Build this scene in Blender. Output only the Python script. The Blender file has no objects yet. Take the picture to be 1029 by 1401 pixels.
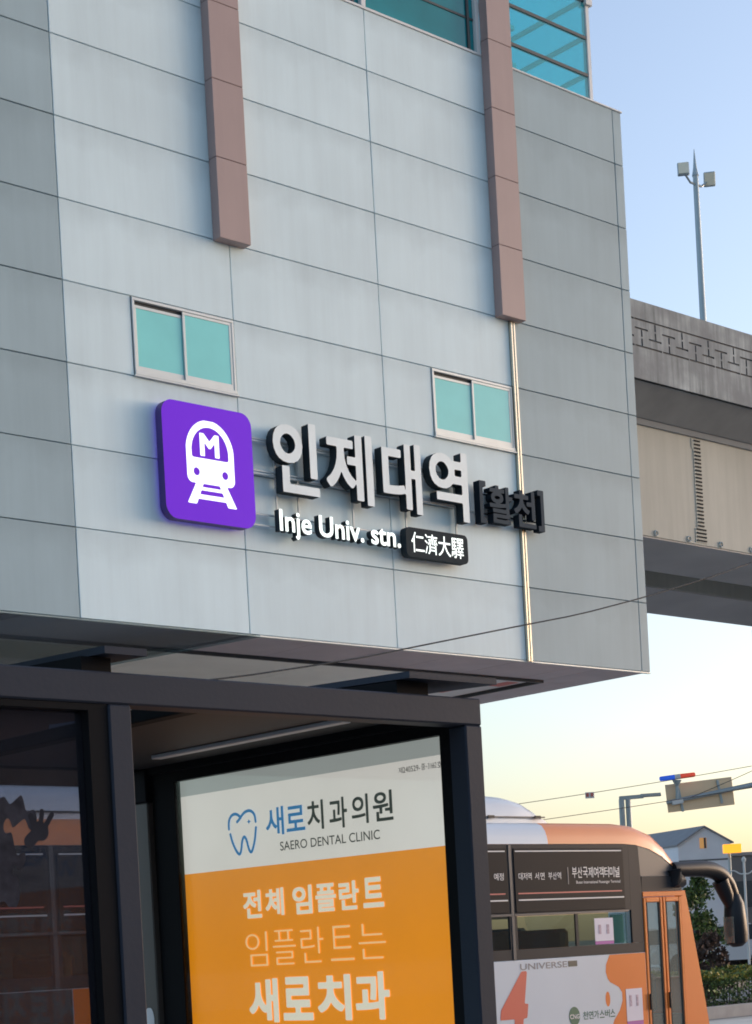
import bpy, bmesh, math, random
import numpy as np
from mathutils import Vector, Matrix
R = math.radians
rnd = random.Random(7)
scene = bpy.context.scene
COL = scene.collection

# ------------------------------------------------------------------ camera
YAW, ROLL = 0.7341, 0.0537
fw = Vector((math.sin(YAW), math.cos(YAW), 0)); rt = Vector((math.cos(YAW), -math.sin(YAW), 0)); up = Vector((0, 0, 1))
cX = rt*math.cos(ROLL) - up*math.sin(ROLL); cY = rt*math.sin(ROLL) + up*math.cos(ROLL)
cam = bpy.data.cameras.new('camera'); camo = bpy.data.objects.new('camera', cam); COL.objects.link(camo)
cam.sensor_fit = 'HORIZONTAL'; cam.sensor_width = 36.0; cam.lens = 36.0*2518.9/1029
cam.shift_x = 0.0; cam.shift_y = (1298.3-700.5)/1029
cam.clip_start = 0.05; cam.clip_end = 3000
M = Matrix.Identity(4)
for i in range(3):
    M[i][0] = cX[i]; M[i][1] = cY[i]; M[i][2] = -fw[i]
M[0][3], M[1][3], M[2][3] = 0, 0, 1.85
camo.matrix_world = M
scene.camera = camo

# ------------------------------------------------------------------ sky, sun, exposure
SUN_AZ, SUN_EL = R(107), R(6)          # azimuth from +Y towards +X: low and veiled, to the right
w = bpy.data.worlds.new('World'); scene.world = w; w.use_nodes = True
nt = w.node_tree; bg = nt.nodes['Background']
sky = nt.nodes.new('ShaderNodeTexSky'); sky.sky_type = 'NISHITA'; sky.sun_disc = False
sky.sun_elevation = SUN_EL; sky.sun_rotation = SUN_AZ
sky.air_density = 1.0; sky.dust_density = 2.2; sky.ozone_density = 2.7; sky.altitude = 0
wb = nt.nodes.new('ShaderNodeVectorMath'); wb.operation = 'MULTIPLY'; wb.inputs[1].default_value = (1.10, .93, .88)   # white balance of the sky
hs = nt.nodes.new('ShaderNodeHueSaturation'); hs.inputs['Saturation'].default_value = .84      # thin high haze
nt.links.new(sky.outputs[0], wb.inputs[0]); nt.links.new(wb.outputs[0], hs.inputs['Color']); nt.links.new(hs.outputs[0], bg.inputs[0]); bg.inputs[1].default_value = 0.15
sl = bpy.data.lights.new('sun', 'SUN'); sl.energy = 0.2; sl.angle = R(25); sl.color = (1.0, .97, .93)
so = bpy.data.objects.new('sun', sl); COL.objects.link(so)
sd = Vector((math.sin(SUN_AZ)*math.cos(SUN_EL), math.cos(SUN_AZ)*math.cos(SUN_EL), math.sin(SUN_EL)))
so.rotation_euler = sd.to_track_quat('Z', 'Y').to_euler(); so.location = (60, 90, 40)
vs = scene.view_settings
vs.view_transform = 'Standard'; vs.look = 'None'; vs.exposure = 1.87; vs.gamma = 1.0; vs.use_curve_mapping = False
try:
    scene.cycles.use_denoising = True; scene.cycles.filter_width = 1.8
    scene.cycles.max_bounces = 10; scene.cycles.transparent_max_bounces = 16
except Exception: pass

# ------------------------------------------------------------------ materials
def mat(name, col, rough=.6, metal=0.0, spec=.5, var=0.0, vscale=1.5, streak=0.0, bump=0.0, bscale=40, rand=0.0, emit=None, es=0.0, coat=0.0, tint=None, grime=0.0):
    m = bpy.data.materials.new(name); m.use_nodes = True
    n = m.node_tree.nodes; L = m.node_tree.links; p = n['Principled BSDF']
    p.inputs['Roughness'].default_value = rough; p.inputs['Metallic'].default_value = metal
    p.inputs['Specular IOR Level'].default_value = spec; p.inputs['Coat Weight'].default_value = coat
    p.inputs['Coat Roughness'].default_value = .08
    c = (*col, 1)
    p.inputs['Base Color'].default_value = c
    geo = n.new('ShaderNodeNewGeometry')
    fac = None
    def mul(a, b):
        x = n.new('ShaderNodeMath'); x.operation = 'MULTIPLY'; L.new(a, x.inputs[0]); L.new(b, x.inputs[1]); return x.outputs[0]
    def rng(sock, lo, hi, a=.3, b=.7):
        r = n.new('ShaderNodeMapRange'); L.new(sock, r.inputs[0]); r.inputs[1].default_value = a; r.inputs[2].default_value = b
        r.inputs[3].default_value = lo; r.inputs[4].default_value = hi; return r.outputs[0]
    if var:
        t = n.new('ShaderNodeTexNoise'); t.inputs['Scale'].default_value = vscale; t.inputs['Detail'].default_value = 6
        L.new(geo.outputs['Position'], t.inputs['Vector']); fac = rng(t.outputs[0], 1-var, 1+var*.6)
    if streak:
        mp = n.new('ShaderNodeMapping'); mp.inputs['Scale'].default_value = (3.2, 3.2, .22); L.new(geo.outputs['Position'], mp.inputs['Vector'])
        t = n.new('ShaderNodeTexNoise'); t.inputs['Scale'].default_value = 1.6; t.inputs['Detail'].default_value = 8; t.inputs['Roughness'].default_value = .65
        L.new(mp.outputs[0], t.inputs['Vector']); s = rng(t.outputs[0], 1-streak, 1.0, .3, .62); fac = s if fac is None else mul(fac, s)
    if grime:      # dust and run-off caught along the upper joint of each panel, patchy
        tc = n.new('ShaderNodeTexCoord'); sx = n.new('ShaderNodeSeparateXYZ'); L.new(tc.outputs['Generated'], sx.inputs[0])
        t = n.new('ShaderNodeTexNoise'); t.inputs['Scale'].default_value = 2.3; t.inputs['Detail'].default_value = 6; L.new(geo.outputs['Position'], t.inputs['Vector'])
        ad_ = n.new('ShaderNodeMath'); ad_.operation = 'MULTIPLY_ADD'; L.new(t.outputs[0], ad_.inputs[0]); ad_.inputs[1].default_value = .7; L.new(sx.outputs[2], ad_.inputs[2])
        s = rng(ad_.outputs[0], 1.0, 1-grime, 1.02, 1.36); fac = s if fac is None else mul(fac, s)
    if rand:
        oi = n.new('ShaderNodeObjectInfo'); s = rng(oi.outputs['Random'], 1-rand, 1+rand, 0, 1); fac = s if fac is None else mul(fac, s)
    if fac is not None:
        vm = n.new('ShaderNodeVectorMath'); vm.operation = 'SCALE'; vm.inputs[0].default_value = col; L.new(fac, vm.inputs['Scale'])
        out = vm.outputs[0]
        if tint:
            t = n.new('ShaderNodeTexNoise'); t.inputs['Scale'].default_value = vscale*.6; t.inputs['Detail'].default_value = 5
            L.new(geo.outputs['Position'], t.inputs['Vector'])
            mx = n.new('ShaderNodeMix'); mx.data_type = 'RGBA'; L.new(rng(t.outputs[0], 0, 1, .4, .65), mx.inputs[0])
            L.new(out, mx.inputs[6]); mx.inputs[7].default_value = (*tint, 1); out = mx.outputs[2]
        L.new(out, p.inputs['Base Color'])
        if emit == col: L.new(out, p.inputs['Emission Color'])
    if bump:
        t = n.new('ShaderNodeTexNoise'); t.inputs['Scale'].default_value = bscale; t.inputs['Detail'].default_value = 5
        L.new(geo.outputs['Position'], t.inputs['Vector'])
        b = n.new('ShaderNodeBump'); b.inputs['Strength'].default_value = bump; b.inputs['Distance'].default_value = .01
        L.new(t.outputs[0], b.inputs['Height']); L.new(b.outputs[0], p.inputs['Normal'])
    if emit:
        p.inputs['Emission Color'].default_value = (*emit, 1); p.inputs['Emission Strength'].default_value = es
    return m

def glass(name, tint, rough=.02, refl=1.0, haze=0.0, hazecol=(.5, .5, .5)):
    """thin pane: tinted transparency plus fresnel reflection and an even diffuse veil"""
    m = bpy.data.materials.new(name); m.use_nodes = True
    n = m.node_tree.nodes; L = m.node_tree.links
    n.remove(n['Principled BSDF']); out = n['Material Output']
    tr = n.new('ShaderNodeBsdfTransparent'); tr.inputs[0].default_value = (*tint, 1)
    gl = n.new('ShaderNodeBsdfGlossy'); gl.inputs['Roughness'].default_value = rough; gl.inputs[0].default_value = (refl, refl, refl, 1)
    fr = n.new('ShaderNodeFresnel'); fr.inputs[0].default_value = 1.5
    geo = n.new('ShaderNodeNewGeometry')   # reflect the same from both sides of the thin pane
    inv = n.new('ShaderNodeMix'); inv.data_type = 'FLOAT'; L.new(geo.outputs['Backfacing'], inv.inputs[0]); inv.inputs[2].default_value = 1.5; inv.inputs[3].default_value = 1/1.5
    L.new(inv.outputs[0], fr.inputs[0])
    mx = n.new('ShaderNodeMixShader'); L.new(fr.outputs[0], mx.inputs[0]); L.new(tr.outputs[0], mx.inputs[1]); L.new(gl.outputs[0], mx.inputs[2])
    res = mx.outputs[0]
    if haze:
        df = n.new('ShaderNodeBsdfDiffuse'); df.inputs[0].default_value = (*hazecol, 1)
        m2 = n.new('ShaderNodeMixShader'); m2.inputs[0].default_value = haze; L.new(res, m2.inputs[1]); L.new(df.outputs[0], m2.inputs[2]); res = m2.outputs[0]
    L.new(res, out.inputs[0])
    return m

MT = {}
POSTER = .205      # weak back-light of the advertising light box
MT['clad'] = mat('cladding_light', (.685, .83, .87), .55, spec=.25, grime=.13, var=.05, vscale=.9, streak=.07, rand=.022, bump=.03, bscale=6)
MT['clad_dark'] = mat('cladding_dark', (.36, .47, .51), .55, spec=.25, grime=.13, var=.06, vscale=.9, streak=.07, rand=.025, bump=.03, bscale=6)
MT['joint'] = mat('joint_sealant', (.26, .29, .30), .9, var=.1)
MT['pink'] = mat('pink_metal', (.375, .275, .26), .5, var=.05, streak=.06, rand=.02)
MT['pinkjoint'] = mat('pink_joint', (.16, .12, .12), .8, var=.05)
MT['alu'] = mat('aluminium_frame', (.58, .62, .62), .45, .3, var=.04, streak=.05)
MT['alu_dark'] = mat('dark_frame', (.05, .06, .065), .5, .2, var=.05)
MT['white_metal'] = mat('white_metal', (.72, .73, .72), .45, var=.04, streak=.06)
MT['teal_film'] = mat('teal_film_pane', (.22, .70, .67), .12, var=.05, vscale=2.2, coat=.4)
MT['teal_dark'] = mat('teal_dark_glass', (.012, .25, .285), .08, var=.25, vscale=.8, spec=.35)
MT['cyan_glass'] = glass('cyan_glass', (.40, .88, .92), haze=.16, hazecol=(.10, .70, .76))
MT['brass'] = mat('pale_metal_trim', (.78, .68, .52), .25, .75, var=.06, streak=.1)
MT['soffit'] = mat('soffit_strip', (.52, .475, .50), .6, var=.1, streak=.05, rand=.05)
MT['soffit_in'] = mat('soffit_cream', (.90, .91, .84), .6, var=.06, rand=.03)
MT['core'] = mat('core_wall', (.055, .042, .045), .7, var=.15, vscale=.7)
MT['purple'] = mat('purple_lightbox', (.12, .012, .42), .5, spec=.15, emit=(.14, .012, .70), es=.14, var=.03)
MT['purple_side'] = mat('purple_side', (.06, .03, .22), .5, var=.05)
MT['icon'] = mat('icon_white', (.85, .86, .9), .4, emit=(.85, .9, 1), es=.28, var=.01)
MT['face'] = mat('letter_face', (.80, .90, .92), .5, var=.05, vscale=4, streak=.05)
MT['side'] = mat('letter_side', (.030, .042, .050), .7, spec=.15, var=.1)
MT['lit'] = mat('letter_lit', (.8, .84, .82), .4, emit=(.85, 1, .96), es=.33, var=.01)
MT['navy'] = mat('letter_navy', (.060, .078, .095), .8, spec=.1, var=.08)
MT['navyside'] = mat('letter_navy_side', (.012, .02, .03), .8, spec=.1, var=.08)
MT['plate'] = mat('plate_dark', (.032, .043, .050), .8, spec=.1, var=.06)
MT['rail'] = mat('sign_rail', (.50, .54, .55), .4, .2, var=.05)
MT['conc'] = mat('stained_concrete', (.44, .47, .47), .9, spec=.2, var=.28, vscale=1.8, streak=.6, bump=.4, bscale=12, tint=(.24, .25, .255))
MT['conc_dark'] = mat('groove_concrete', (.17, .175, .18), .9, var=.2)
MT['slab'] = mat('slab_underside', (.26, .27, .275), .95, spec=.2, var=.12)
MT['girder'] = mat('girder_paint', (.46, .46, .41), .7, spec=.25, var=.09, vscale=.5, streak=.10)
MT['girder2'] = mat('girder_underside', (.50, .48, .46), .7, var=.1, vscale=.7)
MT['hole'] = mat('vent_hole', (.03, .03, .03), .9, var=.05)
MT['galv'] = mat('galvanised_pole', (.38, .45, .48), .45, .35, var=.06)
MT['lampface'] = mat('flood_lamp_face', (.85, .76, .58), .4, var=.05)
MT['bounce_ground'] = mat('pale_bounce_ground', (.72, .71, .67), .85, var=.12, vscale=2, bump=.2)  # very pale so the added ground sheet brightens the soffit
MT['asphalt'] = mat('asphalt', (.24, .24, .24), .9, var=.2, vscale=3, bump=.5, bscale=120)
MT['pave'] = mat('paving', (.34, .33, .31), .85, var=.12, vscale=4, bump=.2)
MT['kerb'] = mat('kerb_stone', (.32, .32, .32), .8, var=.15, vscale=3)
MT['line'] = mat('road_paint', (.75, .75, .72), .7, var=.1)
MT['shelter'] = mat('shelter_paint', (.029, .036, .052), .6, spec=.25, var=.08, vscale=3, bump=.05, bscale=80)
MT['shelter_in'] = mat('shelter_inner', (.011, .011, .012), .7, spec=.08, var=.12, vscale=3)
MT['shelter_ceiling'] = mat('shelter_ceiling', (.035, .033, .034), .6, spec=.2, var=.1)
MT['shelter_rail'] = mat('shelter_rail', (.55, .55, .56), .5, var=.05)
MT['post_tan'] = mat('back_post', (.10, .088, .075), .5, var=.1)
MT['tint'] = glass('tinted_pane', (.66, .64, .70), refl=.4, haze=.03, hazecol=(.30, .29, .33))
MT['clear'] = glass('clear_pane', (.80, .86, .86), haze=.02)
MT['decal2'] = mat('pale_decal', (.045, .043, .052), .9, spec=.1, var=.4, vscale=30)
MT['cover'] = glass('cover_glass', (.97, .97, .97), refl=.5)
MT['decal'] = mat('grey_decal', (.035, .034, .041), .9, spec=.1, var=.15, vscale=20)
MT['poster_w'] = mat('poster_white', (.74, .72, .66), .35, var=.10, vscale=1.3, coat=.15, emit=(.74, .72, .66), es=POSTER)  # noise puts glass dust and uneven back-light into the white
MT['poster_g'] = mat('poster_grey', (.33, .36, .34), .35, var=.03, coat=.15, emit=(.33, .36, .34), es=POSTER)
MT['poster_o'] = mat('poster_orange', (.80, .27, .004), .35, var=.10, vscale=1.3, coat=.15, emit=(.80, .27, .004), es=POSTER)  # same uneven back-light and dust mixed into the orange
MT['ink_b'] = mat('ink_blue', (.005, .15, .36), .4, var=.02, emit=(.005, .15, .36), es=POSTER)
MT['ink_d'] = mat('ink_dark', (.03, .045, .045), .4, var=.02)
MT['ink_w'] = mat('ink_white', (.76, .72, .56), .4, var=.02, emit=(.76, .72, .56), es=POSTER)
MT['ink_c'] = mat('ink_cream', (.86, .58, .26), .4, var=.02, emit=(.86, .58, .26), es=POSTER)
MT['bus_w'] = mat('bus_white', (.66, .71, .76), .3, var=.03, coat=.5)
MT['bus_o'] = mat('bus_orange', (.82, .20, .018), .3, var=.04, coat=.5)
MT['bus_roof_o'] = mat('bus_roof_orange', (.84, .28, .07), .35, var=.04, coat=.4)
MT['bus_blk'] = mat('bus_black', (.035, .038, .044), .45, spec=.12, var=.1)
MT['bus_ad'] = mat('bus_ad_panel', (.020, .021, .025), .45, spec=.08, var=.1)
MT['bus_trim'] = mat('bus_trim', (.09, .095, .105), .35, .3, var=.08)
MT['bus_glass'] = glass('bus_glass', (.62, .72, .70), haze=.03)
MT['windscreen'] = glass('windscreen', (.93, .95, .94), haze=.02)
MT['door_glass'] = glass('door_glass', (.90, .92, .88), haze=.16, hazecol=(.72, .72, .62))  # cream diffuse share paints a pale reflection into the panes
MT['seat'] = mat('seat_fabric', (.05, .07, .09), .8, var=.1)
MT['seat_o'] = mat('seat_cover_orange', (.55, .18, .04), .7, var=.1)
MT['ink_white'] = mat('ink_bright_white', (.74, .74, .74), .4, var=.02)
MT['ink_grey'] = mat('ink_grey', (.26, .26, .27), .4, var=.03)
MT['red'] = mat('ink_red', (.62, .11, .07), .4, var=.03)
MT['linered'] = mat('ink_line_red', (.60, .16, .14), .4, var=.03)
MT['green'] = mat('ink_green', (.01, .12, .075), .4, var=.03)
MT['notice_ink'] = mat('notice_ink', (.50, .38, .46), .6, var=.3, vscale=40)
MT['paper'] = mat('paper', (.74, .70, .78), .6, var=.03)
MT['magenta'] = mat('paper_magenta', (.45, .12, .42), .6, var=.03)
MT['tealcurtain'] = mat('teal_curtain', (.15, .50, .50), .6, var=.06)
MT['mirror_blk'] = mat('mirror_black', (.014, .016, .02), .42, spec=.3, var=.1)
MT['rubber'] = mat('rubber', (.015, .015, .015), .8, var=.1)
MT['cable'] = mat('black_cable', (.02, .028, .032), .6, var=.1)
MT['sgn_back'] = mat('sign_back', (.88, .66, .43), .6, .1, var=.06)
MT['blue'] = mat('beacon_blue', (.01, .08, .5), .25, var=.03, emit=(.03, .12, .7), es=.15)
MT['beacon_red'] = mat('beacon_red', (.6, .05, .03), .25, var=.03, emit=(.8, .1, .05), es=.12)
MT['housewall'] = mat('house_wall', (.82, .82, .85), .7, var=.05)
MT['houseroof'] = mat('house_roof', (.28, .275, .28), .7, var=.1)
MT['orange_sign'] = mat('orange_lit_sign', (.9, .4, .02), .4, emit=(1, .40, .03), es=.35, var=.02)
MT['litwin'] = mat('lit_window', (.7, .35, .1), .4, emit=(1, .5, .18), es=.08, var=.1, vscale=5)
MT['farwall'] = mat('far_wall', (.14, .145, .15), .8, var=.12, vscale=.6)
MT['farglass'] = mat('far_glass', (.05, .06, .07), .2, var=.1)
MT['leaf1'] = mat('leaf_dark', (.06, .10, .035), .6, var=.3, vscale=6)
MT['leaf2'] = mat('leaf_mid', (.13, .20, .045), .6, var=.3, vscale=6)
MT['leaf3'] = mat('leaf_gold', (.38, .31, .05), .6, var=.3, vscale=6)
MT['bark'] = mat('bark', (.07, .048, .038), .9, var=.3, vscale=8)
MT['twig'] = mat('twig', (.12, .075, .06), .9, var=.3, vscale=8)
MT['car_w'] = mat('car_white', (.7, .7, .72), .3, var=.03, coat=.5)
MT['car_r'] = mat('car_red', (.5, .03, .04), .3, var=.03, coat=.5)
MT['soil'] = mat('soil', (.10, .08, .06), .95, var=.3, vscale=3)

# ------------------------------------------------------------------ helpers
ORG = {}
def org(o): return ORG[o.name] if o is not None else Vector((0, 0, 0))
def meta(o, label=None, cat=None, group=None, kind=None):
    if label: o['label'] = label
    if cat: o['category'] = cat
    if group: o['group'] = group
    if kind: o['kind'] = kind
    return o
def thing(name, loc, label, cat, group=None):
    o = bpy.data.objects.new(name, None); COL.objects.link(o); o.empty_display_size = .2
    o.location = loc; ORG[o.name] = Vector(loc); return meta(o, label, cat, group)
def link(name, me, parent, worg):
    o = bpy.data.objects.new(name, me); COL.objects.link(o)
    ORG[o.name] = Vector(worg)
    if parent is not None: o.parent = parent
    o.location = Vector(worg) - org(parent)
    return o

class MB:
    def __init__(s): s.v = []; s.f = []; s.m = []
    def add(s, vs, fs, mi=0):
        b = len(s.v); s.v += [tuple(p) for p in vs]; s.f += [tuple(i+b for i in f) for f in fs]; s.m += [mi]*len(fs); return s
    def box(s, x0, x1, y0, y1, z0, z1, mi=0, bev=0.0):
        if not bev:
            vs = [(x, y, z) for z in (z0, z1) for y in (y0, y1) for x in (x0, x1)]
            fs = [(0, 2, 3, 1), (4, 5, 7, 6), (0, 1, 5, 4), (2, 6, 7, 3), (0, 4, 6, 2), (1, 3, 7, 5)]
            return s.add(vs, fs, mi)
        b = min(bev, (x1-x0)*.45, (y1-y0)*.45, (z1-z0)*.45)
        bm = bmesh.new(); bmesh.ops.create_cube(bm, size=1)
        for v in bm.verts:
            v.co = Vector(((x0+x1)/2+v.co.x*(x1-x0), (y0+y1)/2+v.co.y*(y1-y0), (z0+z1)/2+v.co.z*(z1-z0)))
        bmesh.ops.bevel(bm, geom=list(bm.edges), offset=b, segments=1, profile=.5, affect='EDGES')
        bm.verts.index_update(); s.add([v.co[:] for v in bm.verts], [[v.index for v in f.verts] for f in bm.faces], mi); bm.free(); return s
    def prism(s, poly, axis, d0, d1, mi=0, caps=True):
        """poly: 2D points; axis 'x': (y,z), 'y': (x,z), 'z': (x,y)"""
        def P(a, b, d): return (d, a, b) if axis == 'x' else ((a, d, b) if axis == 'y' else (a, b, d))
        n = len(poly)
        vs = [P(a, b, d0) for a, b in poly]+[P(a, b, d1) for a, b in poly]
        fs = [(i, (i+1) % n, n+(i+1) % n, n+i) for i in range(n)]
        if caps: fs += [tuple(range(n-1, -1, -1)), tuple(range(n, 2*n))]
        return s.add(vs, fs, mi)
    def tube(s, pts, rad, n=8, mi=0, caps=True, sq=1.0):
        pts = [Vector(p) for p in pts]; rr = rad if isinstance(rad, (list, tuple)) else [rad]*len(pts)
        rings = []
        for i, p in enumerate(pts):
            t = (pts[min(i+1, len(pts)-1)]-pts[max(i-1, 0)]).normalized()
            a = t.cross(Vector((0, 0, 1)) if abs(t.z) < .9 else Vector((0, 1, 0))).normalized(); b = t.cross(a)
            rings.append([p+(a*math.cos(2*math.pi*k/n)*sq+b*math.sin(2*math.pi*k/n))*rr[i] for k in range(n)])
        vs = [v for r in rings for v in r]; fs = []
        for i in range(len(pts)-1):
            for k in range(n): fs.append((i*n+k, i*n+(k+1) % n, (i+1)*n+(k+1) % n, (i+1)*n+k))
        if caps: fs += [tuple(range(n-1, -1, -1)), tuple((len(pts)-1)*n+k for k in range(n))]
        return s.add(vs, fs, mi)
    def build(s, name, mats, parent=None, smooth=False, **kw):
        if not isinstance(mats, (list, tuple)): mats = [mats]
        a = np.array(s.v); o = Vector(((a[:, 0].min()+a[:, 0].max())/2, (a[:, 1].min()+a[:, 1].max())/2, a[:, 2].min()))
        me = bpy.data.meshes.new(name); me.from_pydata([tuple(Vector(p)-o) for p in s.v], [], s.f)
        for m in mats: me.materials.append(MT[m])
        if len(mats) > 1: me.polygons.foreach_set('material_index', s.m)
        bm = bmesh.new(); bm.from_mesh(me); bmesh.ops.recalc_face_normals(bm, faces=bm.faces); bm.to_mesh(me); bm.free()
        if smooth:
            me.polygons.foreach_set('use_smooth', [True]*len(me.polygons))
            try: me.set_sharp_from_angle(angle=R(40))
            except Exception: pass
        me.update()
        return meta(link(name, me, parent, o), **kw)
def bx(name, m, parent, x0, x1, y0, y1, z0, z1, bev=0.0, **kw): return MB().box(x0, x1, y0, y1, z0, z1, 0, bev).build(name, m, parent, **kw)
PAN = {}
def panel(name, m, parent, x0, x1, y0, y1, z0, z1, bev=.004):
    """box piece that shares its mesh with pieces of the same size"""
    k = (m, round(x1-x0, 3), round(y1-y0, 3), round(z1-z0, 3), bev); c = Vector(((x0+x1)/2, (y0+y1)/2, z0))
    if k in PAN: return link(name, PAN[k], parent, c)
    o = bx(name, m, parent, x0, x1, y0, y1, z0, z1, bev); PAN[k] = o.data; return o

# ---- lettering: font outline -> distance field -> clean outline of any weight
GM = {}
def prefetch(strings):
    obs = []
    for t in strings:
        if t in GM or not t.strip(): continue
        c = bpy.data.curves.new('t', 'FONT'); c.body = t; c.size = 1; c.resolution_u = 5
        o = bpy.data.objects.new('t', c); COL.objects.link(o); obs.append((t, o)); GM[t] = None
    dg = bpy.context.evaluated_depsgraph_get(); dg.update()
    for t, o in obs:
        me = bpy.data.meshes.new_from_object(o.evaluated_get(dg)); me.calc_loop_triangles()
        v = np.array([p.co[:2] for p in me.vertices]); tri = np.array([l.vertices[:] for l in me.loop_triangles])
        from collections import Counter
        ed = Counter()
        for a, b, c_ in tri:
            for e in ((a, b), (b, c_), (c_, a)): ed[tuple(sorted(e))] += 1
        be = np.array([e for e, k in ed.items() if k == 1])
        # vertices of separate faces may be doubled: keep only edges whose midpoint has one side outside (handled by the inside test)
        GM[t] = (v, tri, be); bpy.data.meshes.remove(me)
    for t, o in obs:
        c = o.data; bpy.data.objects.remove(o); bpy.data.curves.remove(c)
def march(phi, xs, ys):
    """phi<0 inside -> verts, faces, contour segments"""
    V = {}; vs = []; fs = []; seg = []
    def vid(k, p):
        if k not in V: V[k] = len(vs); vs.append(p)
        return V[k]
    nx, ny = len(xs), len(ys); ins = phi < 0
    for j in range(ny-1):
        i = 0
        while i < nx-1:
            c = (ins[j, i], ins[j, i+1], ins[j+1, i+1], ins[j+1, i])
            if not any(c): i += 1; continue
            if all(c):
                k = i
                while k < nx-1 and ins[j, k+1] and ins[j+1, k+1]: k += 1
                fs.append((vid((i, j), (xs[i], ys[j])), vid((k, j), (xs[k], ys[j])), vid((k, j+1), (xs[k], ys[j+1])), vid((i, j+1), (xs[i], ys[j+1]))))
                i = k; continue
            cr = [(i, j), (i+1, j), (i+1, j+1), (i, j+1)]; poly = []; cross = []
            for q in range(4):
                a, b = cr[q], cr[(q+1) % 4]; pa, pb = phi[a[1], a[0]], phi[b[1], b[0]]
                if pa < 0: poly.append(vid(a, (xs[a[0]], ys[a[1]])))
                if (pa < 0) != (pb < 0):
                    t = pa/(pa-pb); t = min(max(t, .001), .999)
                    key = ('e',)+tuple(sorted((a, b)))
                    u = vid(key, (xs[a[0]]+(xs[b[0]]-xs[a[0]])*t, ys[a[1]]+(ys[b[1]]-ys[a[1]])*t))
                    poly.append(u); cross.append((u, pa < 0))
            if len(poly) > 2: fs.append(tuple(poly))
            for q, (u, out) in enumerate(cross):
                if out: seg.append((u, cross[(q+1) % len(cross)][0]))
            i += 1
    return np.array(vs), fs, seg
GC = {}
def outline(t, off, n=46):
    if (t, off, n) in GC: return GC[(t, off, n)]
    if GM.get(t) is None: prefetch([t])
    v, tri, be = GM[t]
    m = max(off, 0)+.03; lo = v.min(0)-m; hi = v.max(0)+m; h = 1.0/n
    xs = np.arange(lo[0], hi[0]+h, h); ys = np.arange(lo[1], hi[1]+h, h)
    X, Y = np.meshgrid(xs, ys); P = np.stack([X.ravel(), Y.ravel()], 1)
    inside = np.zeros(len(P), bool)
    for a, b, c in tri:
        A, B, C = v[a], v[b], v[c]
        d = (B[0]-A[0])*(C[1]-A[1])-(B[1]-A[1])*(C[0]-A[0])
        if abs(d) < 1e-12: continue
        w1 = ((P[:, 0]-A[0])*(C[1]-A[1])-(P[:, 1]-A[1])*(C[0]-A[0]))/d
        w2 = ((B[0]-A[0])*(P[:, 1]-A[1])-(B[1]-A[1])*(P[:, 0]-A[0]))/d
        inside |= (w1 >= -1e-7) & (w2 >= -1e-7) & (w1+w2 <= 1+1e-7)
    dist = np.full(len(P), 9.0)
    for a, b in be:
        A, B = v[a], v[b]; D = B-A; L = (D**2).sum()
        if L < 1e-14: continue
        s = np.clip(((P-A)@D)/L, 0, 1)[:, None]; q = np.abs(P-A-s*D)
        dist = np.minimum(dist, (q**6).sum(1)**(1/6))
    phi = (np.where(inside, -dist, dist)-off).reshape(X.shape)
    r = march(phi, xs, ys); GC[(t, off, n)] = r
    return r
def flat_mesh(name, out, place, mats, parent, depth=None, norm=True):
    """place(u,v,d) -> world point, u,v in 0..1 of the outline box (or raw); depth gives side walls"""
    vs, fs, seg = out
    lo = vs.min(0); sz = vs.max(0)-lo
    uv = (vs-lo)/sz if norm else vs
    mb = MB(); b = len(uv)
    pts = [place(u, v, 0.0) for u, v in uv]
    mb.add(pts, fs, 0)
    if depth:
        back = [place(u, v, depth) for u, v in uv]
        mb.v += [tuple(p) for p in back]
        for a, c in seg: mb.f.append((a, c, c+b, a+b)); mb.m.append(1)
    a = np.array(mb.v); o = Vector((a.mean(0)[0], a.mean(0)[1], a[:, 2].min()))
    me = bpy.data.meshes.new(name); me.from_pydata([tuple(Vector(p)-o) for p in mb.v], [], mb.f)
    for m in (mats if isinstance(mats, (list, tuple)) else [mats]): me.materials.append(MT[m])
    if depth: me.polygons.foreach_set('material_index', mb.m)
    me.update()
    return link(name, me, parent, o)
def glyph(name, t, off, n, place, mats, parent, depth=None): return flat_mesh(name, outline(t, off, n), place, mats, parent, depth)
def line_of(t, off, n, x0, x1, z0, hgt, mk, mats, parent, depth=None, name='character'):
    """a line of latin text: every character placed by its own advance, fitted to x0..x1; hgt = height of a capital"""
    pre = [t[:i+1] for i in range(len(t))]
    prefetch([p for p in pre]+list(set(t)))
    L = []
    for i, ch in enumerate(t):
        if not ch.strip(): continue
        gv = GM[ch][0]; right = GM[pre[i]][0][:, 0].max(); sh = right-gv[:, 0].max(); L.append((ch, sh))
    mn = GM[L[0][0]][0][:, 0].min()+L[0][1]; mxx = GM[L[-1][0]][0][:, 0].max()+L[-1][1]
    cap = GM[L[0][0]][0][:, 1].max()
    sx = (x1-x0)/(mxx-mn); sz = hgt/cap
    for ch, sh in L:
        vs, fs, seg = outline(ch, off, n)
        v2 = np.stack([x0+(vs[:, 0]+sh-mn)*sx, z0+vs[:, 1]*sz], 1)
        flat_mesh(name, (v2, fs, seg), mk, mats, parent, depth, norm=False)
def spl(pts, it=2):
    pts = [Vector(p) for p in pts]
    for _ in range(it):
        q = [pts[0]]
        for a, b in zip(pts, pts[1:]): q += [a*.75+b*.25, a*.25+b*.75]
        pts = q+[pts[-1]]
    return pts
def field(fn, n, x0=0., x1=1., y0=0., y1=1.):
    xs = np.linspace(x0, x1, n); ys = np.linspace(y0, y1, n); X, Y = np.meshgrid(xs, ys); return march(fn(X, Y), xs, ys)
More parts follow.
